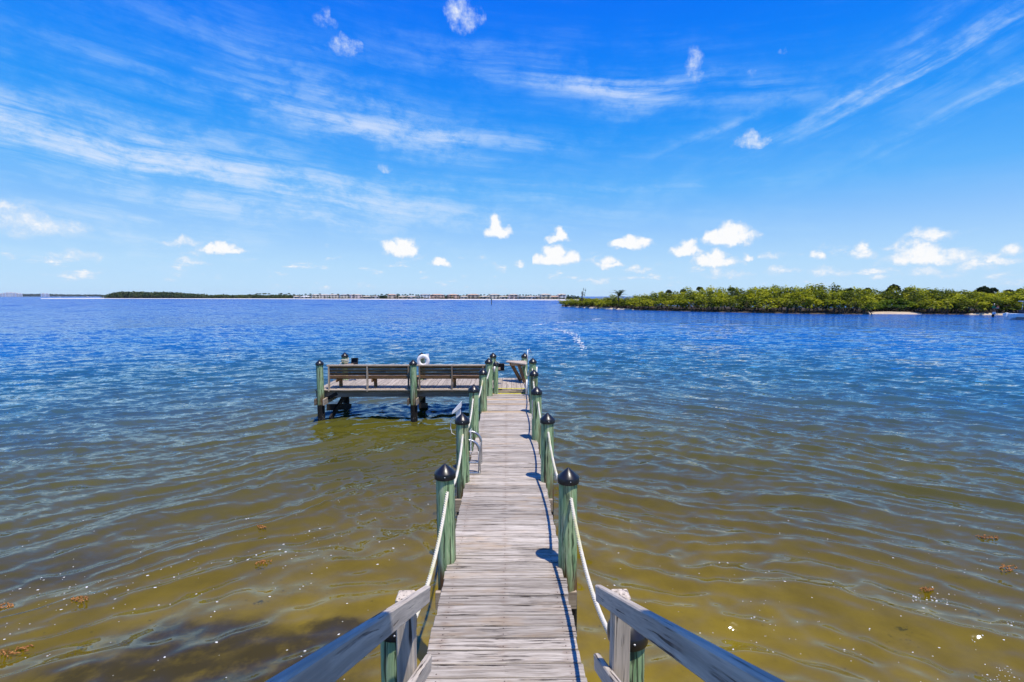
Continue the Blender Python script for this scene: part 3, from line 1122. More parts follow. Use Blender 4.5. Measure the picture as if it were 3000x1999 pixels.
for (x, y, z, rot, lb) in [(*at_depth(1468, 1076, 14.85), (0, 0, 0), 'dark square box on a pale wooden arm beside the left pilings at the step'),
                           (*at_depth(1039, 1060, 15.5), (R(-18), 0, R(4)), 'dark square box tilted on a wooden arm at the far left platform piling')]:
    t = thing('light_box', lb, 'box', (x, y, z), rot)
    for sx_ in (-1, 1):
        board('side_panel', t, (.012, .09, .21), (sx_ * .095, 0, 0), mat=M['box'])
    board('top_panel', t, (.21, .11, .012), (0, 0, .11), mat=M['box'])
    board('back_panel', t, (.19, .012, .20), (0, .035, 0), mat=M['box'])
    board('bottom_panel', t, (.20, .09, .012), (0, 0, -.105), mat=M['box'])
    beam('arm', t, (-.30, -.05, -.04 if x > -1 else -.11), (-.02, -.05, -.04 if x > -1 else -.11), .035, .075, M['arm'])

# ------------------------------------------------------------------ stairs down to the dock, with painted handrails
SLOPE = R(27.2)
stair = thing('staircase', 'stairway with whitewashed sloping handrails leading down to the walkway', 'stairs', (.029, 2.60, DECK))
ex, ey, ez = .487, 2.605, 2.003 - .043
for s in (-1, 1):
    nm = 'left' if s < 0 else 'right'
    a = Vector((s * ex, ey - 2.60, ez - DECK))
    b = a + Vector((0, -math.cos(SLOPE), math.sin(SLOPE))) * 2.9
    o = beam('handrail', stair, a, b, .038, .087, M['rail'], .006)
    o['label'] = f'sloping whitewashed {nm} handrail'
    for (u_, v_) in ((-1.20, .018), (-1.17, -.020), (-.02, .012), (.02, -.02)):
        obj('bolt', BOLT, None, o, (u_, (-1 if s > 0 else 1) * .0205 * (-1), v_), (R(90) * (1 if s > 0 else -1) * -1, 0, 0))
    a2 = a + Vector((0, .01, -.425))
    beam('lower_rail', stair, a2, a2 + Vector((0, -math.cos(SLOPE), math.sin(SLOPE))) * 2.9, .038, .087, M['rail'], .006)
    for k, yy in enumerate((2.36, 1.2, .0)):
        zt = (ez - DECK) + (ey - yy) * math.tan(SLOPE) + (.03 if k == 0 else .0)
        zb = -.35 if k == 0 else max(0, (2.55 - yy)) * math.tan(SLOPE) - .3
        zt -= 0 if k == 0 else .12
        beam('newel_post', stair, (s * (ex + .066), yy - 2.60, zb), (s * (ex + .066), yy - 2.60, zt), .088, .088, M['rail'], .006)
    beam('stair_stringer', stair, (s * .47, .10, -.12), (s * .47, -2.75, 1.36), .045, .24, M['joist'])
for k in range(8):
    board('tread', stair, (.90, .29, .038), (0, -.16 - .335 * k, .172 * (k + 1)), mat=M['deck'])

land = thing('stair_landing', 'plank landing at the head of the stairs, behind the view', 'landing', (0, -1.6, 2.33))
for k in range(17):
    board('plank', land, (3.4, .136, .038), (0, -1.15 + .1435 * k, -.019), mat=M['deck'])
for x_ in (-1.5, 0, 1.5):
    board('joist', land, (.045, 2.4, .18), (x_, 0, -.13), mat=M['joist'])
    for y_ in (-1.1, 1.1):
        board('post', land, (.12, .12, 3.6), (x_, y_, -2.02), mat=M['joist'])
roof = thing('shelter_roof', 'open shelter roof over the stair landing, behind the view', 'roof', (.5, -1.6, 4.63))
RE = .53 + 1.6
rv = [(-2.4, -2.6, 2.7), (2.4, -2.6, 2.7), (2.4, RE, 2.36), (-2.4, RE, 2.36)]
rv += [(a, b, c + .12) for a, b, c in rv]
obj('roof_panel', mesh_from('roof_panel', rv, [(3, 2, 1, 0), (4, 5, 6, 7), (0, 1, 5, 4), (1, 2, 6, 5), (2, 3, 7, 6), (3, 0, 4, 7)]), M['joist'], roof)
for sx_ in (-1.62, 1.62):
    for sy_ in (-2.2, .4):
        beam('roof_post', roof, (sx_ * 1.25, sy_, -4.5), (sx_ * 1.25, sy_, 2.45), .14, .14, M['rail'])

# ------------------------------------------------------------------ trees and shrubs


def leaf_cloud(n, lobes, size, seed, flat=.35):
    """many small leaf-clump faces spread through a few uneven lobes"""
    rr = np.random.default_rng(seed)
    lob = np.array(lobes, float)
    wts = lob[:, 3] * lob[:, 4] * lob[:, 5]
    idx = rr.choice(len(lob), n, p=wts / wts.sum())
    d = rr.normal(size=(n, 3))
    d /= np.linalg.norm(d, axis=1)[:, None]
    rad = rr.uniform(.35, 1.0, n) ** .5
    c = lob[idx, :3] + d * rad[:, None] * lob[idx, 3:6]
    nrm = d + rr.normal(size=(n, 3)) * .55 + np.array([0, 0, flat])
    nrm /= np.linalg.norm(nrm, axis=1)[:, None]
    u = np.cross(nrm, rr.normal(size=(n, 3)))
    u /= np.linalg.norm(u, axis=1)[:, None]
    v = np.cross(nrm, u)
    s = size * rr.uniform(.55, 1.35, n)[:, None]
    # each clump: a bent five-cornered tuft
    pts = np.stack([c - u * s, c + v * s * .62 + nrm * s * .12, c + u * s * 1.1, c - v * s * .62 + nrm * s * .12], 1)
    V = pts.reshape(-1, 3)
    Fc = np.arange(n * 4).reshape(n, 4)
    return V, Fc


def np_mesh(name, V, Fc, mat):
    me = bpy.data.meshes.new(name)
    V = np.asarray(V, np.float32)
    Fc = np.asarray(Fc, np.int32)
    me.vertices.add(len(V))
    me.vertices.foreach_set('co', V.ravel())
    me.loops.add(Fc.size)
    me.loops.foreach_set('vertex_index', Fc.ravel())
    me.polygons.add(len(Fc))
    me.polygons.foreach_set('loop_start', np.arange(len(Fc)) * Fc.shape[1])
    me.update(calc_edges=True)
    me.materials.append(mat)
    return me


def trunk_mesh(seed, h, n=5, spread=.9, r=.06):
    rr = random.Random(seed)
    vs, fs = [], []
    for k in range(n):
        a = rr.uniform(0, 6.28)
        s = spread * rr.uniform(.3, 1)
        b = Vector((s * math.cos(a), s * math.sin(a), -.3))
        m_ = Vector((s * .45 * math.cos(a), s * .45 * math.sin(a), h * .35))
        e = Vector((rr.uniform(-1, 1) * spread, rr.uniform(-1, 1) * spread, h * rr.uniform(.75, 1.0)))
        tube_data([b, b.lerp(m_, .6), m_, m_.lerp(e, .5), e], [r, r * .9, r * .8, r * .55, r * .25], 5, vs, fs)
    return mesh_from('trunk', vs, fs, True, M['bark'])


def shrub_variant(seed, mat, n=420):
    """unit bush about 2 m across and 2 m tall"""
    rr = random.Random(seed)
    lobes = [(0, 0, 1.15, .75, .75, .62)]
    for k in range(rr.randint(5, 8)):
        a = rr.uniform(0, 6.28)
        d = rr.uniform(.3, .85)
        z = rr.uniform(.55, 1.65)
        s = rr.uniform(.26, .52)
        lobes.append((d * math.cos(a), d * math.sin(a), z, s, s, s * rr.uniform(.6, .9)))
    V, Fc = leaf_cloud(n, lobes, .115, seed, 2.0)
    return np_mesh('crown', V, Fc, mat)


SHR = [shrub_variant(100 + k, M['leaf']) for k in range(7)]
SHR_B = [shrub_variant(140 + k, M['leaf_bright']) for k in range(3)]
SHR_D = [shrub_variant(160 + k, M['leaf_dark'], 300) for k in range(4)]
TRK = [trunk_mesh(k, 1.6) for k in range(5)]


def shrub(loc, w, h, meshes, label, group, name='mangrove_tree', trunk=True, cat='tree'):
    t = thing(name, label, cat, loc, (0, 0, random.uniform(0, 6.28)), group)
    c = obj('crown', random.choice(meshes), None, t)
    c.scale = (w / 2, w / 2 * random.uniform(.85, 1.15), h / 2)
    if trunk:
        k = obj('trunk', random.choice(TRK), None, t)
        k.scale = (w / 2, w / 2, h / 2)
    return t


# shore of the island on the right: outline given where land meets water
shore_px = [(1645, 898.5), (1700, 902), (1760, 905), (1850, 908.5), (2000, 912.5), (2150, 916), (2300, 919), (2420, 921),
            (2540, 921.5), (2560, 919.5), (2700, 921), (2850, 922.5), (3000, 924.5), (3250, 930)]
shore = [on_plane(*p) for p in shore_px]


def shore_at(px):
    for (a, b), (pa, pb) in zip(zip(shore_px, shore_px[1:]), zip(shore, shore[1:])):
        if a[0] <= px <= b[0]:
            f = (px - a[0]) / (b[0] - a[0])
            return pa.lerp(pb, f)
    return shore[0] if px < shore_px[0][0] else shore[-1]


gv, gf = [], []
for i, p in enumerate(shore):
    d = Vector((p.x, p.y, 0)).normalized()
    dep = 4 if i == 0 else 70
    gv += [p + d * -1.6 + Vector((0, 0, -.5)), p + Vector((0, 0, .12)), p + d * 2.2 + Vector((0, 0, .45)), p + d * dep * .5 + Vector((0, 0, .6)), p + d * dep + Vector((0, 0, -.5))]
for i in range(len(shore) - 1):
    for k in range(4):
        gf.append((i * 5 + k, (i + 1) * 5 + k, (i + 1) * 5 + k + 1, i * 5 + k + 1))
tag(obj('island_ground', mesh_from('island_ground', gv, gf, True), M['mud']), 'low muddy ground of the mangrove island', None, None, 'structure')
# sandy beach pieces
for (pa, pb, lift, lab) in ((1640, 1860, 0, 'thin strip of pale sand at the tip of the island'), (2535, 2700, 1, 'small pale sandy beach in front of the bright green shrubs'),
                            (2840, 3000, 0, 'pale sand at the waterline behind the channel marker')):
    vs, fs = [], []
    n = 14
    for i in range(n + 1):
        p = shore_at(pa + (pb - pa) * i / n)
        d = Vector((p.x, p.y, 0)).normalized()
        e = math.sin(math.pi * i / n) ** .5
        w_ = (.4 + 1.6 * lift) * e
        vs += [p - d * (.3 + (.5 + lift) * e) + Vector((0, 0, -.06)), p - d * .2 + Vector((0, 0, .10 + .09 * e)), p + d * w_ + Vector((0, 0, .20 + .22 * e))]
    for i in range(n):
        for k in range(2):
            fs.append((i * 3 + k, (i + 1) * 3 + k, (i + 1) * 3 + k + 1, i * 3 + k + 1))
    tag(obj('beach_sand', mesh_from('beach_sand', vs, fs, True), M['sand']), lab, None, None, 'structure')

# skyline of the island: pixel height of the tree tops along it
top_px = [(1645, 880), (1680, 872), (1740, 869), (1790, 866), (1830, 868), (1880, 858), (1950, 850), (2040, 841), (2150, 843), (2230, 838), (2260, 832),
          (2310, 842), (2370, 832), (2440, 838), (2500, 845), (2560, 847), (2620, 846), (2680, 844), (2740, 848), (2860, 852), (3000, 850), (3250, 850)]


def top_at(px):
    for a, b in zip(top_px, top_px[1:]):
        if a[0] <= px <= b[0]:
            f = (px - a[0]) / (b[0] - a[0])
            return a[1] + f * (b[1] - a[1])
    return 850


random.seed(21)
isl_grp = 'mangroves crowding the island on the right'
for row in range(5):
    px = 1662 - row * 4
    while px < 3120:
        base_p = shore_at(max(1646, px))
        d = Vector((base_p.x, base_p.y, 0)).normalized()
        off = (1.6, 5.0, 9.5, 15.0, 22.0)[row] + random.uniform(-.8, .8)
        off *= .35 + .65 * min(1, (px - 1640) / 180)
        beach = 2548 < px < 2690
        p = base_p + d * (off + (2.2 if beach else 0))
        dist = p.length
        ztop = CAM_Z + (868 - top_at(px)) / F * dist * 1.0
        frac = (.62, .80, .95, 1.04, 1.06)[row] + random.uniform(-.12, .07)
        h = max(2.0, (ztop - .3) * frac)
        if beach and row < 2:
            h *= .72
        w = random.uniform(3.0, 4.6) * (.72 if px < 1720 else 1)
        pool = SHR_B if (beach and row < 2) else SHR
        if row >= 3 and random.random() < .12:
            h *= 1.12
        part_ = 'at the low left tip of the island' if px < 1800 else 'on the rising left part of the island' if px < 2200 else \
            'left of the small beach on the island' if px < 2545 else 'behind the small beach on the island' if px < 2695 else 'between the small beach and the right edge'
        lab = 'bright lime green shrub above the small sandy beach' if pool is SHR_B else \
            f'yellow green mangrove at the water edge, {part_}' if row == 0 else \
            f'mangrove crowded in the thicket, {part_}' if row < 3 else f'mangrove with its crown on the skyline, {part_}'
        shrub((p.x, p.y, .15), w, h, pool, lab, isl_grp + ', ' + ('front row ' if row == 0 else 'middle ' if row < 3 else 'skyline ') + part_ if pool is SHR else 'bright shrubs by the beach', 'mangrove_tree' if pool is SHR else 'shrub',
              trunk=row == 0, cat='tree' if pool is SHR else 'shrub')
        step_px = w * .60 / dist * F * (1.0 if row < 2 else 1.15)
        px += max(11, step_px * random.uniform(.8, 1.2))


def palm_crown(seed, n=18, L=2.4, mat=None, arch=.9, up=.9):
    rr = random.Random(seed)
    vs, fs = [], []
    for k in range(n):
        az = 2 * math.pi * k / n + rr.uniform(-.2, .2)
        el = rr.uniform(-.15, 1.2) * up
        ln = L * rr.uniform(.8, 1.1)
        pts = []
        p = Vector((0, 0, 0))
        e = el
        ns = 9
        for i in range(ns + 1):
            pts.append(p.copy())
            p = p + Vector((math.cos(az) * math.cos(e), math.sin(az) * math.cos(e), math.sin(e))) * (ln / ns)
            e -= arch / ns * (1 + i * .12)
        side = Vector((-math.sin(az), math.cos(az), 0))
        for i in range(1, ns + 1):
            wl = .26 * ln * (1 - abs(i / ns - .42) * 1.2)
            wl = max(.05, wl)
            tdir = (pts[i] - pts[i - 1]).normalized()
            for s in (-1, 1):
                tip = pts[i] + side * s * wl + tdir * wl * .8 - Vector((0, 0, .18 * wl))
                b = len(vs)
                vs += [pts[i - 1], pts[i - 1].lerp(pts[i], .75), tip]
                fs.append((b, b + 1, b + 2))
    return mesh_from('crown', vs, fs, False, mat or M['leaf_palm'])


def fan_crown(seed, n=130, mat=None):
    rr = np.random.default_rng(seed)
    vs, fs = [], []
    for k in range(n):
        d = Vector(rr.normal(size=3))
        d.z = abs(d.z) * .8 - .15
        d.normalize()
        c = d * rr.uniform(.55, .8)
        u = d.orthogonal().normalized()
        v = d.cross(u)
        b = len(vs)
        a0 = rr.uniform(0, 6.28)
        vs.append(c - d * .2)
        for j in range(6):
            a = a0 + j * .5
            vs.append(c + (u * math.cos(a) + v * math.sin(a)) * rr.uniform(.16, .34) + d * rr.uniform(.05, .2))
        for j in range(0, 5, 1):
            fs.append((b, b + 1 + j, b + 2 + j))
    return mesh_from('crown', vs, fs, False, mat or M['leaf_palm'])


def trunk_pole(h, r=.13, seed=0):
    rr = random.Random(seed)
    bend = rr.uniform(-.3, .3)
    pts = [(bend * (z / h) ** 2, 0, z) for z in np.linspace(-.2, h, 6)]
    vs, fs = tube_data(pts, [r * 1.2, r, r, r * .95, r * .9, r * .8], 8)
    return mesh_from('trunk', vs, fs, True, M['bark'])


def place_top(px, py, depth_off):
    base_p = shore_at(px)
    d = Vector((base_p.x, base_p.y, 0)).normalized()
    p = base_p + d * depth_off
    return p, CAM_Z + (868 - py) / F * p.length


# the tall feather palm near the island's tip
p, zt = place_top(1815, 865, 4.5)
t = thing('palm_tree', 'dark feathery palm standing out above the low tip of the island', 'palm', (p.x, p.y, 0))
obj('trunk', trunk_pole(zt - .2, .16, 1), None, t)
obj('crown', palm_crown(3, 22, 3.1, None, .9, 1.1), None, t, (0, 0, zt - .4))
# wispy casuarina at the very tip
p, zt = place_top(1704, 843, 3.2)
t = thing('casuarina_tree', 'thin wispy grey green tree at the tip of the island', 'tree', (p.x, p.y, 0))
vs, fs = [], []
lv = []
rr = random.Random(4)
for k in range(9):
    a = rr.uniform(0, 6.28)
    s = rr.uniform(.2, 1.5)
    hh = zt * rr.uniform(.62, 1.0)
    pts = [Vector((0, 0, 0)), Vector((s * .3 * math.cos(a), s * .3 * math.sin(a), hh * .4)), Vector((s * .8 * math.cos(a), s * .8 * math.sin(a), hh * .75)), Vector((s * math.cos(a), s * math.sin(a), hh))]
    tube_data(pts, [.07, .05, .03, .015], 5, vs, fs)
    for q in range(4):
        c = pts[2].lerp(pts[3], rr.uniform(-.6, 1.0))
        lv.append((c.x + rr.uniform(-.15, .15), c.y + rr.uniform(-.15, .15), c.z + .1, .17, .17, rr.uniform(.25, .5)))
obj('trunk', mesh_from('trunk', vs, fs, True), M['bark'], t)
V, Fc = leaf_cloud(520, lv, .075, 9)
obj('crown', np_mesh('crown', V, Fc, M['leaf_grey']), None, t)
# fan palms on the skyline
FAN = [fan_crown(60 + k) for k in range(3)]
fan_spots = [(1960, 848), (2000, 846), (2486, 846), (2538, 846), (2602, 848), (2615, 842), (2660, 846), (2860, 851), (2875, 848), (2905, 848), (2950, 852), (2985, 850), (2140, 842), (2050, 840)]
for k, (px, py) in enumerate(fan_spots):
    p, zt = place_top(px, py + 3, 20)
    t = thing('fan_palm', 'dark round headed fan palm poking out of the island skyline', 'palm', (p.x, p.y, 0), (0, 0, k), 'fan palms on the island skyline')
    obj('trunk', trunk_pole(zt - .6, .12, k), None, t)
    c = obj('crown', FAN[k % 3], None, t, (0, 0, zt - .7))
    sc_ = .95 if px not in (2615, 2875) else 1.35
    c.scale = (sc_, sc_, sc_ * .9)
# a few feathery palms inside the thicket
PC = [palm_crown(80 + k, 15, 2.0) for k in range(2)]
for k, (px, py, off) in enumerate([(2150, 858, 8), (2330, 862, 7), (2700, 868, 6), (1965, 864, 7), (2480, 866, 8)]):
    p, zt = place_top(px, py, off)
    t = thing('palm_tree', 'feathery palm half hidden in the island thicket', 'palm', (p.x, p.y, 0), (0, 0, k), 'palms inside the thicket')
    obj('trunk', trunk_pole(zt - .5, .11, k), None, t)
    obj('crown', PC[k % 2], None, t, (0, 0, zt - .6))

# ------------------------------------------------------------------ the far shore
FS = [(120, 875.8), (330, 875.6), (600, 876.2), (860, 876.6), (1130, 878.2), (1400, 879.0), (1600, 880.0), (1720, 880.4)]
fsv = [on_plane(*p) for p in FS]


def far_at(px, back=0.0):
    for (a, b), (pa, pb) in zip(zip(FS, FS[1:]), zip(fsv, fsv[1:])):
        if a[0] <= px <= b[0]:
            f = (px - a[0]) / (b[0] - a[0])
            p = pa.lerp(pb, f)
            d = Vector((p.x, p.y, 0)).normalized()
            return p + d * back
    raise ValueError(px)


gv, gf = [], []
for i, (p, q) in enumerate(zip(fsv, FS)):
    d = Vector((p.x, p.y, 0)).normalized()
    dep = (70, 260, 300, 300, 260, 260, 260, 260)[i]
    gv += [p - d * 6 + Vector((0, 0, -.4)), p + Vector((0, 0, .25)), p + d * 26 + Vector((0, 0, .6)), p + d * dep + Vector((0, 0, .5)), p + d * (dep + 8) + Vector((0, 0, -.4))]
gf2 = []
for i in range(len(fsv) - 1):
    for k in range(4):
        (gf if k < 2 or i == 0 else gf2).append((i * 5 + k, (i + 1) * 5 + k, (i + 1) * 5 + k + 1, i * 5 + k + 1))
tag(obj('far_ground', mesh_from('far_ground', gv, gf2, True), M['mud']), 'low dark ground behind the beach on the far shore', None, None, 'structure')
tag(obj('sand_spit', mesh_from('sand_spit', gv, gf, True), M['white_sand']), 'long thin strip of white beach along the far shore', None, None, 'structure')


def thicket(name, label, x0, x1, back, ytop, mat, seed, n, depth=22, size=1.0):
    """a far wood that reads as one mass: many leaf clumps over low mounds"""
    rr = random.Random(seed)
    lob = []
    px = x0
    while px < x1:
        for r_ in range(2):
            p = far_at(px, back + r_ * depth)
            f = (px - x0) / (x1 - x0)
            z = CAM_Z + (868 - ytop(f)) / F * p.length
            z *= rr.uniform(.9, 1.03)
            w = rr.uniform(7, 11)
            lob.append((p.x, p.y, z * .5, w, w, z * .52))
        px += rr.uniform(6, 9)
    V, Fc = leaf_cloud(n, lob, size, seed, .6)
    V[:, 2] = np.maximum(V[:, 2], .3)
    o = obj(name, np_mesh(name, V, Fc, mat))
    return tag(o, label, 'thicket', None, 'stuff')


M['far_leaf'] = mat_leaf('far_dark_leaf', (.012, .028, .008), (.028, .052, .012), (.06, .085, .016), .05, .2)
M['far_leaf2'] = mat_leaf('far_green_leaf', (.025, .045, .01), (.07, .095, .018), (.13, .15, .025), .04, .2)
thicket('mangrove_thicket', 'low dark green mangrove island rising behind the far sand spit', 318, 592, 40,
        lambda f: 861 - 3.4 * min(1, 6 * f) * min(1, 2.6 * (1 - f)) + (0 if f < .75 else 6 * (f - .75)) + 4 * max(0, 1 - f * 12), M['far_leaf'], 31, 9000, 26, 1.3)
thicket('shore_scrub', 'long low green scrub behind the white beach on the far shore', 590, 860, 46, lambda f: 864.5 + .8 * math.sin(f * 20), M['far_leaf2'], 32, 6500, 20, 1.1)
thicket('shore_scrub', 'continuous low greenery behind the houses on the far shore', 850, 1690, 110, lambda f: 865.2 + 1.6 * f + .8 * math.sin(f * 47), M['far_leaf'], 33, 9000, 20, 1.1)

# houses along the far beach
wall_cols = {'cream': (.85, .76, .60), 'white': (.88, .86, .82), 'peach': (.85, .58, .42), 'tan': (.70, .56, .42), 'pink': (.86, .70, .64)}
WM = {k: mat_plain('stucco_' + k, c, .9, 0, .1, .06, .3) for k, c in wall_cols.items()}
roof_cols = {'pale': (.52, .44, .35), 'terracotta': (.55, .36, .25), 'grey': (.36, .33, .31), 'white': (.76, .74, .72)}
RM = {k: mat_plain('roof_' + k, c, .9, 0, .1, .15, .6) for k, c in roof_cols.items()}
M['glass'] = mat_plain('dark_window', (.03, .035, .045), .15, 0, .5, .2, .5)


def house(px, w, storeys, wall, roofc, k, label, group):
    p = far_at(px, 44 + (k % 3) * 9)
    yaw = -math.atan2(p.x, p.y) + random.uniform(-.25, .25)
    t = thing('beach_house', label, 'house', (p.x, p.y, .9), (0, 0, yaw), group)
    h = 2.0 * storeys
    dpt = w * .6
    board('wall', t, (w, dpt, h), (0, 0, h / 2), mat=WM[wall], bev=.05)
    ov = .3
    rh = 1.1
    a, b = w / 2 + ov, dpt / 2 + ov
    ri = max(.5, a - b)
    rv = [(-a, -b, h), (a, -b, h), (a, b, h), (-a, b, h), (-ri, 0, h + rh), (ri, 0, h + rh), (-a, -b, h + .18), (a, -b, h + .18), (a, b, h + .18), (-a, b, h + .18)]
    rf = [(0, 3, 2, 1), (0, 1, 7, 6), (1, 2, 8, 7), (2, 3, 9, 8), (3, 0, 6, 9), (6, 7, 5, 4), (7, 8, 5), (8, 9, 4, 5), (9, 6, 4)]
    obj('roof', mesh_from('roof', rv, rf), RM[roofc], t)
    nw = max(2, int(w / 3.6))
    for s in range(storeys):
        for i in range(nw):
            x = (i + .5) / nw * w - w / 2
            board('window', t, (w / nw * .42, .12, .95), (x, -dpt / 2 - .05, s * 2.0 + 1.0), mat=M['glass'], bev=.01)
    return t


random.seed(33)
spec = [(872, 9, 1, 'white', 'pale'), (903, 14, 1, 'white', 'white'), (934, 10, 2, 'cream', 'pale'), (962, 12, 2, 'cream', 'pale'), (990, 15, 2, 'cream', 'pale'),
        (1026, 16, 2, 'cream', 'grey'), (1053, 13, 2, 'pink', 'pale'), (1082, 10, 1, 'tan', 'pale'), (1104, 9, 1, 'white', 'grey'), (1150, 10, 2, 'tan', 'terracotta'),
        (1182, 10, 1, 'tan', 'pale'), (1212, 14, 1, 'white', 'pale'), (1250, 11, 2, 'white', 'grey'), (1286, 16, 2, 'peach', 'terracotta'), (1332, 12, 2, 'peach', 'terracotta'),
        (1362, 8, 1, 'cream', 'pale'), (1388, 13, 2, 'tan', 'terracotta'), (1424, 14, 1, 'cream', 'pale'), (1452, 11, 2, 'cream', 'pale'), (1480, 11, 1, 'white', 'pale'),
        (1508, 10, 2, 'pink', 'pale'), (1532, 9, 1, 'white', 'grey'), (1556, 11, 1, 'white', 'pale'), (1578, 9, 1, 'tan', 'grey'), (1598, 10, 2, 'cream', 'pale'),
        (1622, 11, 1, 'tan', 'terracotta'), (1646, 9, 2, 'white', 'pale')]
for k, (px, w, st, wc, rc) in enumerate(spec):
    kind = 'two storey' if st == 2 else 'single storey'
    house(px, w, st, wc, rc, k, f'{kind} {wc} house with {rc if rc != wc else "plain " + rc} roof among palms on the far beach', f'{kind} {wc} houses with {rc} roofs on the far shore')

# palms and bushes between the houses
FPALM = [fan_crown(200 + k, 70, M['far_leaf']) for k in range(3)]


def far_palm_mesh(k):
    c = FPALM[k]
    h = 1.0
    vs = [Vector((v.co.x * 1.9, v.co.y * 1.9, v.co.z * 1.5)) + Vector((0, 0, 6.0)) for v in c.vertices]
    fs = [tuple(p.vertices) for p in c.polygons]
    tube_data([(0, 0, 0), (.1, 0, 3), (0, 0, 6.0)], [.18, .14, .12], 5, vs, fs)
    me = mesh_from('palm', vs, fs, False, M['far_leaf'])
    return me


FPM = [far_palm_mesh(k) for k in range(3)]
random.seed(5)
px = 735.0
k = 0
while px < 1690:
    back = random.uniform(36, 105)
    p = far_at(px, back)
    ty = 862.0 + (px - 850) / 800 * 3.2 + random.uniform(-2.2, 2.5)
    z = CAM_Z + (868 - ty) / F * p.length
    o = obj('coconut_palm', FPM[k % 3], None, None, (p.x, p.y, .7), (0, 0, random.uniform(0, 6.28)))
    s = max(.5, (z - .7) / 7.2)
    o.scale = (s * 1.05, s * 1.05, s)
    tag(o, 'small dark coconut palm among the houses on the far shore', 'palm', 'coconut palms along the far shore')
    px += random.uniform(4.0, 11.0)
    k += 1
px = 858.0
while px < 1680:
    p = far_at(px, random.uniform(28, 48))
    h = random.uniform(1.6, 3.4)
    o = obj('beach_shrub', random.choice(SHR_D + SHR_B[:1]), None, None, (p.x, p.y, .5), (0, 0, random.uniform(0, 6.28)))
    w = random.uniform(3, 6)
    o.scale = (w / 2, w / 2, h / 2)
    tag(o, 'low green shrub in front of the houses on the far beach', 'shrub', 'shrubs along the far beach')
    px += random.uniform(5, 15)

# very distant coast on the left, with pale apartment blocks and anchored boats
M['coast'] = mat_leaf('distant_coast', (.02, .04, .02), (.035, .06, .03), (.06, .08, .04), .01, .1)
rr = random.Random(8)
lob = []
for px in np.arange(-60, 345, 3.0):
    d = ray(px, 868)
    p = Vector((d.x, d.y, 0)) / d.y * 3000
    zt = CAM_Z + (868 - (863.4 + 1.6 * max(0, (px - 120) / 200)) + rr.uniform(-.5, .6)) / F * p.length
    lob.append((p.x, p.y, zt * .5, 14, 14, zt * .5))
V, Fc = leaf_cloud(7000, lob, 3.2, 3, .4)
V[:, 2] = np.maximum(V[:, 2], .5)
tag(obj('distant_woodland', np_mesh('distant_woodland', V, Fc, M['coast'])), 'hazy blue green wooded coast on the far left horizon', 'woodland', None, 'stuff')
apt = [(4, 863.5, 8), (14, 862, 8), (23, 861.2, 9), (33, 860.6, 10), (43, 861.4, 9), (52, 862, 8), (60, 862.8, 7), (127, 862.6, 8), (138, 862.9, 7)]
for k, (px, py, wpx) in enumerate(apt):
    d = ray(px, 868)
    p = Vector((d.x, d.y, 0)) / d.y * 2900
    L = p.length
    h = CAM_Z + (868 - py) / F * L
    w = wpx / F * L * .9
    t = thing('apartment_block', 'tiny pale apartment block on the far left horizon', 'building', (p.x, p.y, 0), (0, 0, -math.atan2(p.x, p.y) + .2 * (k % 3)), 'apartment blocks on the horizon')
    board('wall', t, (w, 14, h), (0, 0, h / 2), mat=WM['white'], bev=.1)
    board('roof', t, (w * .5, 8, 1.6), (0, 0, h + .8), mat=RM['terracotta'], bev=.1)
    for s in range(4):
        board('window_band', t, (w * .9, .3, 1.4), (0, -7.1, h * (s + .6) / 4.4), mat=M['glass'], bev=.0)

M['hull'] = mat_plain('white_gelcoat', (.92, .90, .86), .25, 0, .5, .03, 1)
M['navy'] = mat_plain('dark_canvas', (.02, .025, .04), .7)


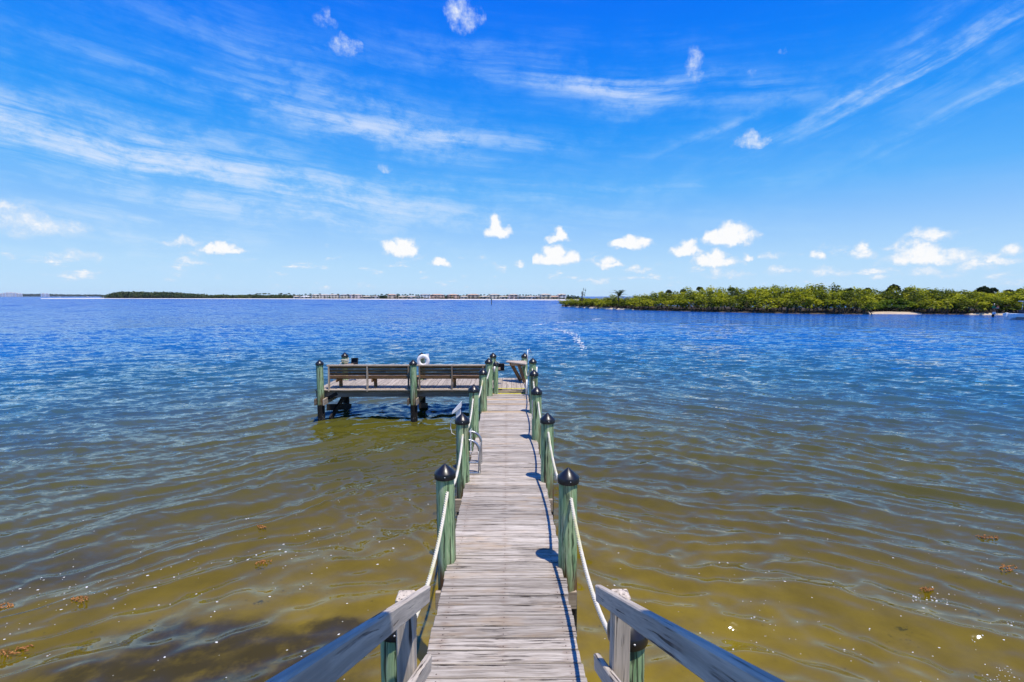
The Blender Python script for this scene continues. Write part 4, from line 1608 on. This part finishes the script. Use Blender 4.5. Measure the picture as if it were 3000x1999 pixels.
def boat(name, label, loc, rot, L, group=None, detail=True):
    """motor boat: bow along +x, waterline at z = 0"""
    t = thing(name, label, 'boat', loc, (0, 0, rot), group)
    B = L * .16
    vs, fs = [], []
    st = [(-.5, .92, .085), (-.2, 1.0, .085), (.1, 1.0, .095), (.3, .78, .115), (.43, .42, .135), (.5, .02, .15)]
    for (u, bw, sh) in st:
        x = u * L
        for s in (-1, 1):
            vs += [(x - (.04 * L if u > .4 else 0), s * B * bw * .55, -.03 * L), (x, s * B * bw * .88, .02 * L), (x + (.02 * L if u > .2 else 0), s * B * bw, sh * L)]
    for i in range(len(st) - 1):
        a, b = i * 6, (i + 1) * 6
        fs += [(a, b, b + 1, a + 1), (a + 1, b + 1, b + 2, a + 2), (a + 3, a + 4, b + 4, b + 3), (a + 4, a + 5, b + 5, b + 4), (a + 2, b + 2, b + 5, a + 5)]
    fs.append((0, 1, 2, 5, 4, 3))
    obj('hull', mesh_from('hull', vs, fs), M['hull'], t)
    board('cabin', t, (L * .30, B * 1.2, L * .09), (L * .12, 0, L * .135), mat=M['hull'], bev=.04)
    board('windscreen', t, (L * .02, B * 1.05, L * .055), (-L * .035, 0, L * .18), (0, R(-25), 0), M['glass'], .01)
    if detail:
        board('hardtop', t, (L * .34, B * 1.5, L * .012), (-L * .14, 0, L * .305), mat=M['hull'], bev=.01)
        for sx_ in (-.25, -.03):
            for s in (-1, 1):
                tube('top_support', [(sx_ * L, s * B * .72, L * .08), (sx_ * L + .01 * L, s * B * .66, L * .305)], .022, M['hull'], t, 8)
        board('console', t, (L * .09, B * .7, L * .12), (-L * .10, 0, L * .14), mat=M['hull'], bev=.03)
        board('seat', t, (L * .07, B * 1.2, L * .07), (-L * .27, 0, L * .115), mat=M['navy'], bev=.03)
        for s in (.0,):
            board('outboard_motor', t, (L * .04, B * .24, L * .075), (-L * .515, s * B, L * .06), mat=M['hull'], bev=.04)
        tube('antenna', [(-L * .05, B * .5, L * .31), (-L * .09, B * .5, L * .62)], .012, M['hull'], t, 6)
        board('radar', t, (L * .07, L * .07, L * .03), (-L * .05, 0, L * .335), mat=M['hull'], bev=.05)
        board('waterline_stripe', t, (L * .62, B * 1.86, L * .012), (-L * .13, 0, L * .012), mat=M['navy'], bev=.0)
    return t


p = on_plane(2966, 938)
boat('motor_boat', 'white motor boat with hardtop cut off by the right edge of the picture', (p.x + 4.95, p.y + .2, .22), R(-20), 8.6)
for k, (px, py, lb) in enumerate([(142, 869.3, 'tiny white boat anchored left of the others off the far coast'), (174, 869.7, 'small white boat anchored off the far coast, second from the left'),
                                  (255, 869.8, 'white boat lying beyond the sand spit, left of the dark island'), (298, 870.2, 'white boat closest to the dark island beyond the sand spit')]):
    d = ray(px, 869)
    p = Vector((d.x, d.y, 0)) / d.y * 1500
    boat('anchored_boat', lb, (p.x, p.y, .2), -math.atan2(p.x, p.y) + .3, 9 if k < 2 else 12, 'boats anchored beyond the sand spit', False)

# channel marker near the island and a lone pile far out
p = on_plane(2909, 929)
mk = thing('channel_marker', 'dark channel marker post with green sign and white placard near the island', 'channel marker', (p.x, p.y, -1))
M['dark_pile'] = mat_plain('dark_pile', (.035, .025, .022), .85)
M['green_sign'] = mat_plain('green_sign', (.01, .20, .06), .5)
M['red_sign'] = mat_plain('red_sign', (.30, .10, .06), .5)
tube('post', [(0, 0, 0), (0, 0, 3.2)], [.17, .15], M['dark_pile'], mk, 12)
ya = -math.atan2(p.x, p.y)
board('green_board', mk, (.42, .04, .42), (-.20, -.16, 2.75), (0, 0, ya), M['green_sign'])
board('red_board', mk, (.30, .04, .34), (.62, -.1, 2.78), (0, 0, ya + .6), M['red_sign'])
board('platform_arm', mk, (.9, .12, .06), (.25, -.05, 2.55), (0, 0, ya), M['plastic'])
tube('lamp', [(.05, 0, 2.58), (.05, 0, 3.35)], .04, M['plastic'], mk, 8)
board('placard', mk, (.44, .03, .40), (-.05, -.19, 1.68), (0, 0, ya), M['plastic'])
board('placard_symbol', mk, (.16, .012, .16), (-.05, -.215, 1.68), (0, 0, ya), M['blue'], 0)
p = on_plane(1440, 892.5)
t = thing('channel_pile', 'lone dark pile standing far out in the open water', 'pile', (p.x, p.y, -1))
tube('post', [(0, 0, 0), (0, 0, 3.4)], [.17, .15], M['dark_pile'], t, 10)
board('green_board', t, (.5, .05, .4), (0, -.18, 3.2), mat=M['green_sign'])

# ------------------------------------------------------------------ foam and drifting weed
M['foam'] = mat_plain('foam', (.66, .66, .62), .8, 0, .1, .05, 5)
M['weed'] = mat_plain('sargassum', (.33, .15, .045), .8, 0, .2, .4, 30)


def flecks(name, label, pts, smin, smax, seed, lift=.004, stretch=1.6, ang=0.0, aspread=.5):
    rr = np.random.default_rng(seed)
    pts = np.array(pts, float)
    cell = np.maximum(.0042 * np.hypot(pts[:, 0], pts[:, 1]), .005)
    z, ox, oy = waves(pts[:, 0], pts[:, 1], cell)
    V, Fc = [], []
    for i in range(len(pts)):
        s = smin * (smax / smin) ** (rr.uniform() ** 2.6)
        a = ang + rr.normal() * aspread
        n = 7
        b = len(V)
        cx, cy, cz = pts[i, 0] + ox[i], pts[i, 1] + oy[i], z[i] + lift
        for k in range(n):
            q = 2 * math.pi * k / n
            rad = s * rr.uniform(.75, 1.2)
            ux, uy = stretch * rad * math.cos(q), rad * math.sin(q)
            V.append((cx + ux * math.cos(a) - uy * math.sin(a), cy + ux * math.sin(a) + uy * math.cos(a), cz))
        V.append((cx, cy, cz + s * .5))
        for k in range(n):
            Fc.append((b + k, b + (k + 1) % n, b + n))
    o = obj(name, mesh_from(name, V, Fc, True), M['foam'])
    return tag(o, label, 'foam', None, 'stuff')


rr = np.random.default_rng(77)
pts = []
# drifting lines of flecks on the left, and scattered ones around
for k in range(150):
    f = rr.uniform()
    px = 10 + 1150 * f + rr.normal() * 60
    py = 1790 - 260 * f + rr.normal() * 55
    q = on_plane(px, py)
    pts.append((q.x, q.y))
for k in range(80):
    q = on_plane(rr.uniform(0, 1200), rr.uniform(1450, 1999))
    pts.append((q.x, q.y))
flecks('foam_flecks', 'scattered white foam flecks floating on the shallow water left of the walkway', pts, .0035, .012, 5)
pts = []
for k in range(150):
    q = on_plane(rr.uniform(1720, 3000), rr.uniform(1480, 1999))
    if q.x < .95:
        continue
    pts.append((q.x, q.y))
for (cx, cy, n, sx_, sy_) in ((2720, 1750, 34, 36, 12), (2925, 1970, 26, 36, 10), (2220, 1815, 12, 40, 30), (2900, 1860, 14, 60, 30)):
    for k in range(n):
        q = on_plane(cx + rr.normal() * sx_, min(1998, cy + rr.normal() * sy_))
        pts.append((q.x, q.y))
flecks('foam_flecks', 'scattered white foam flecks floating on the shallow water right of the walkway', pts, .003, .009, 6)
pts = []
for (a, b, n, s) in (((1560, 955), (1600, 949), 90, 2.0), ((1632, 946.5), (1685, 944), 110, .7), ((1690, 943), (1728, 938), 30, .8), ((1738, 936.5), (1758, 935), 70, .9),
                     ((1625, 966), (1660, 974), 110, 2.5), ((1655, 974), (1692, 984), 90, 2.5), ((1685, 988), (1712, 1022), 170, 7)):
    for k in range(n):
        f = rr.uniform()
        q = on_plane(a[0] + (b[0] - a[0]) * f + rr.normal() * 5, a[1] + (b[1] - a[1]) * f + rr.normal() * s * .6)
        pts.append((q.x, q.y))
flecks('foam_streak', 'broken curving streak of white foam on the open water beyond the dock', pts[::2], .025, .085, 8, .05, 2.0, 0.0, .25)


def weed(px, py, size, label):
    rr = random.Random(int(px))
    q = on_plane(px, py)
    z, ox, oy = waves([q.x], [q.y], np.array([.03]))
    vs, fs = [], []
    for k in range(34):
        a = rr.uniform(0, 6.28)
        s = size * rr.uniform(.2, 1)
        b = Vector((s * math.cos(a), s * .45 * math.sin(a), rr.uniform(-.005, .012)))
        d = Vector((rr.uniform(-1, 1), rr.uniform(-.5, .5), rr.uniform(-.15, .25))) * size * .32
        tube_data([b, b + d * .5 + Vector((0, 0, .006)), b + d], [.006, .008, .003], 4, vs, fs)
    o = obj('seaweed_clump', mesh_from('seaweed_clump', vs, fs), M['weed'], None, (q.x + float(ox[0]), q.y + float(oy[0]), float(z[0]) + .012), (0, 0, rr.uniform(-.4, .6)))
    return tag(o, label, 'seaweed', 'drifting seaweed clumps')


weed(765, 1558, .10, 'orange brown seaweed clump drifting nearest the walkway on the left')
weed(770, 1650, .11, 'rusty seaweed clump drifting below another one left of the walkway')
weed(235, 1770, .13, 'rusty seaweed clump among foam flecks near the left side')
weed(35, 1905, .19, 'long brown seaweed clump at the bottom left corner')
weed(12, 1775, .12, 'reddish seaweed clump at the far left edge of the water')
weed(2895, 1572, .16, 'orange seaweed clump on the blue water at the right side')
weed(2950, 1672, .15, 'faint reddish seaweed clump near the right edge, below the orange one')
weed(2715, 1722, .09, 'small brown seaweed clump by a foam patch on the right')

# ------------------------------------------------------------------ sea air: a thin even haze round everything
hv = [(a, b, c) for c in (-9, 42) for b in (-5100, 5100) for a in (-5100, 5100)]
haze = mesh_from('haze', hv, [(0, 2, 3, 1), (4, 5, 7, 6), (0, 1, 5, 4), (1, 3, 7, 5), (3, 2, 6, 7), (2, 0, 4, 6)])
hm, ht, hout = new_mat('sea_haze')
pv = ht.new('ShaderNodeVolumePrincipled')
pv.inputs['Color'].default_value = (.80, .90, 1.0, 1)
pv.inputs['Density'].default_value = .00005
pv.inputs['Anisotropy'].default_value = .0
ht.l.new(pv.outputs[0], hout.inputs['Volume'])
tag(obj('haze', haze, hm), 'thin pale blue sea haze over the far water', None, None, 'stuff')
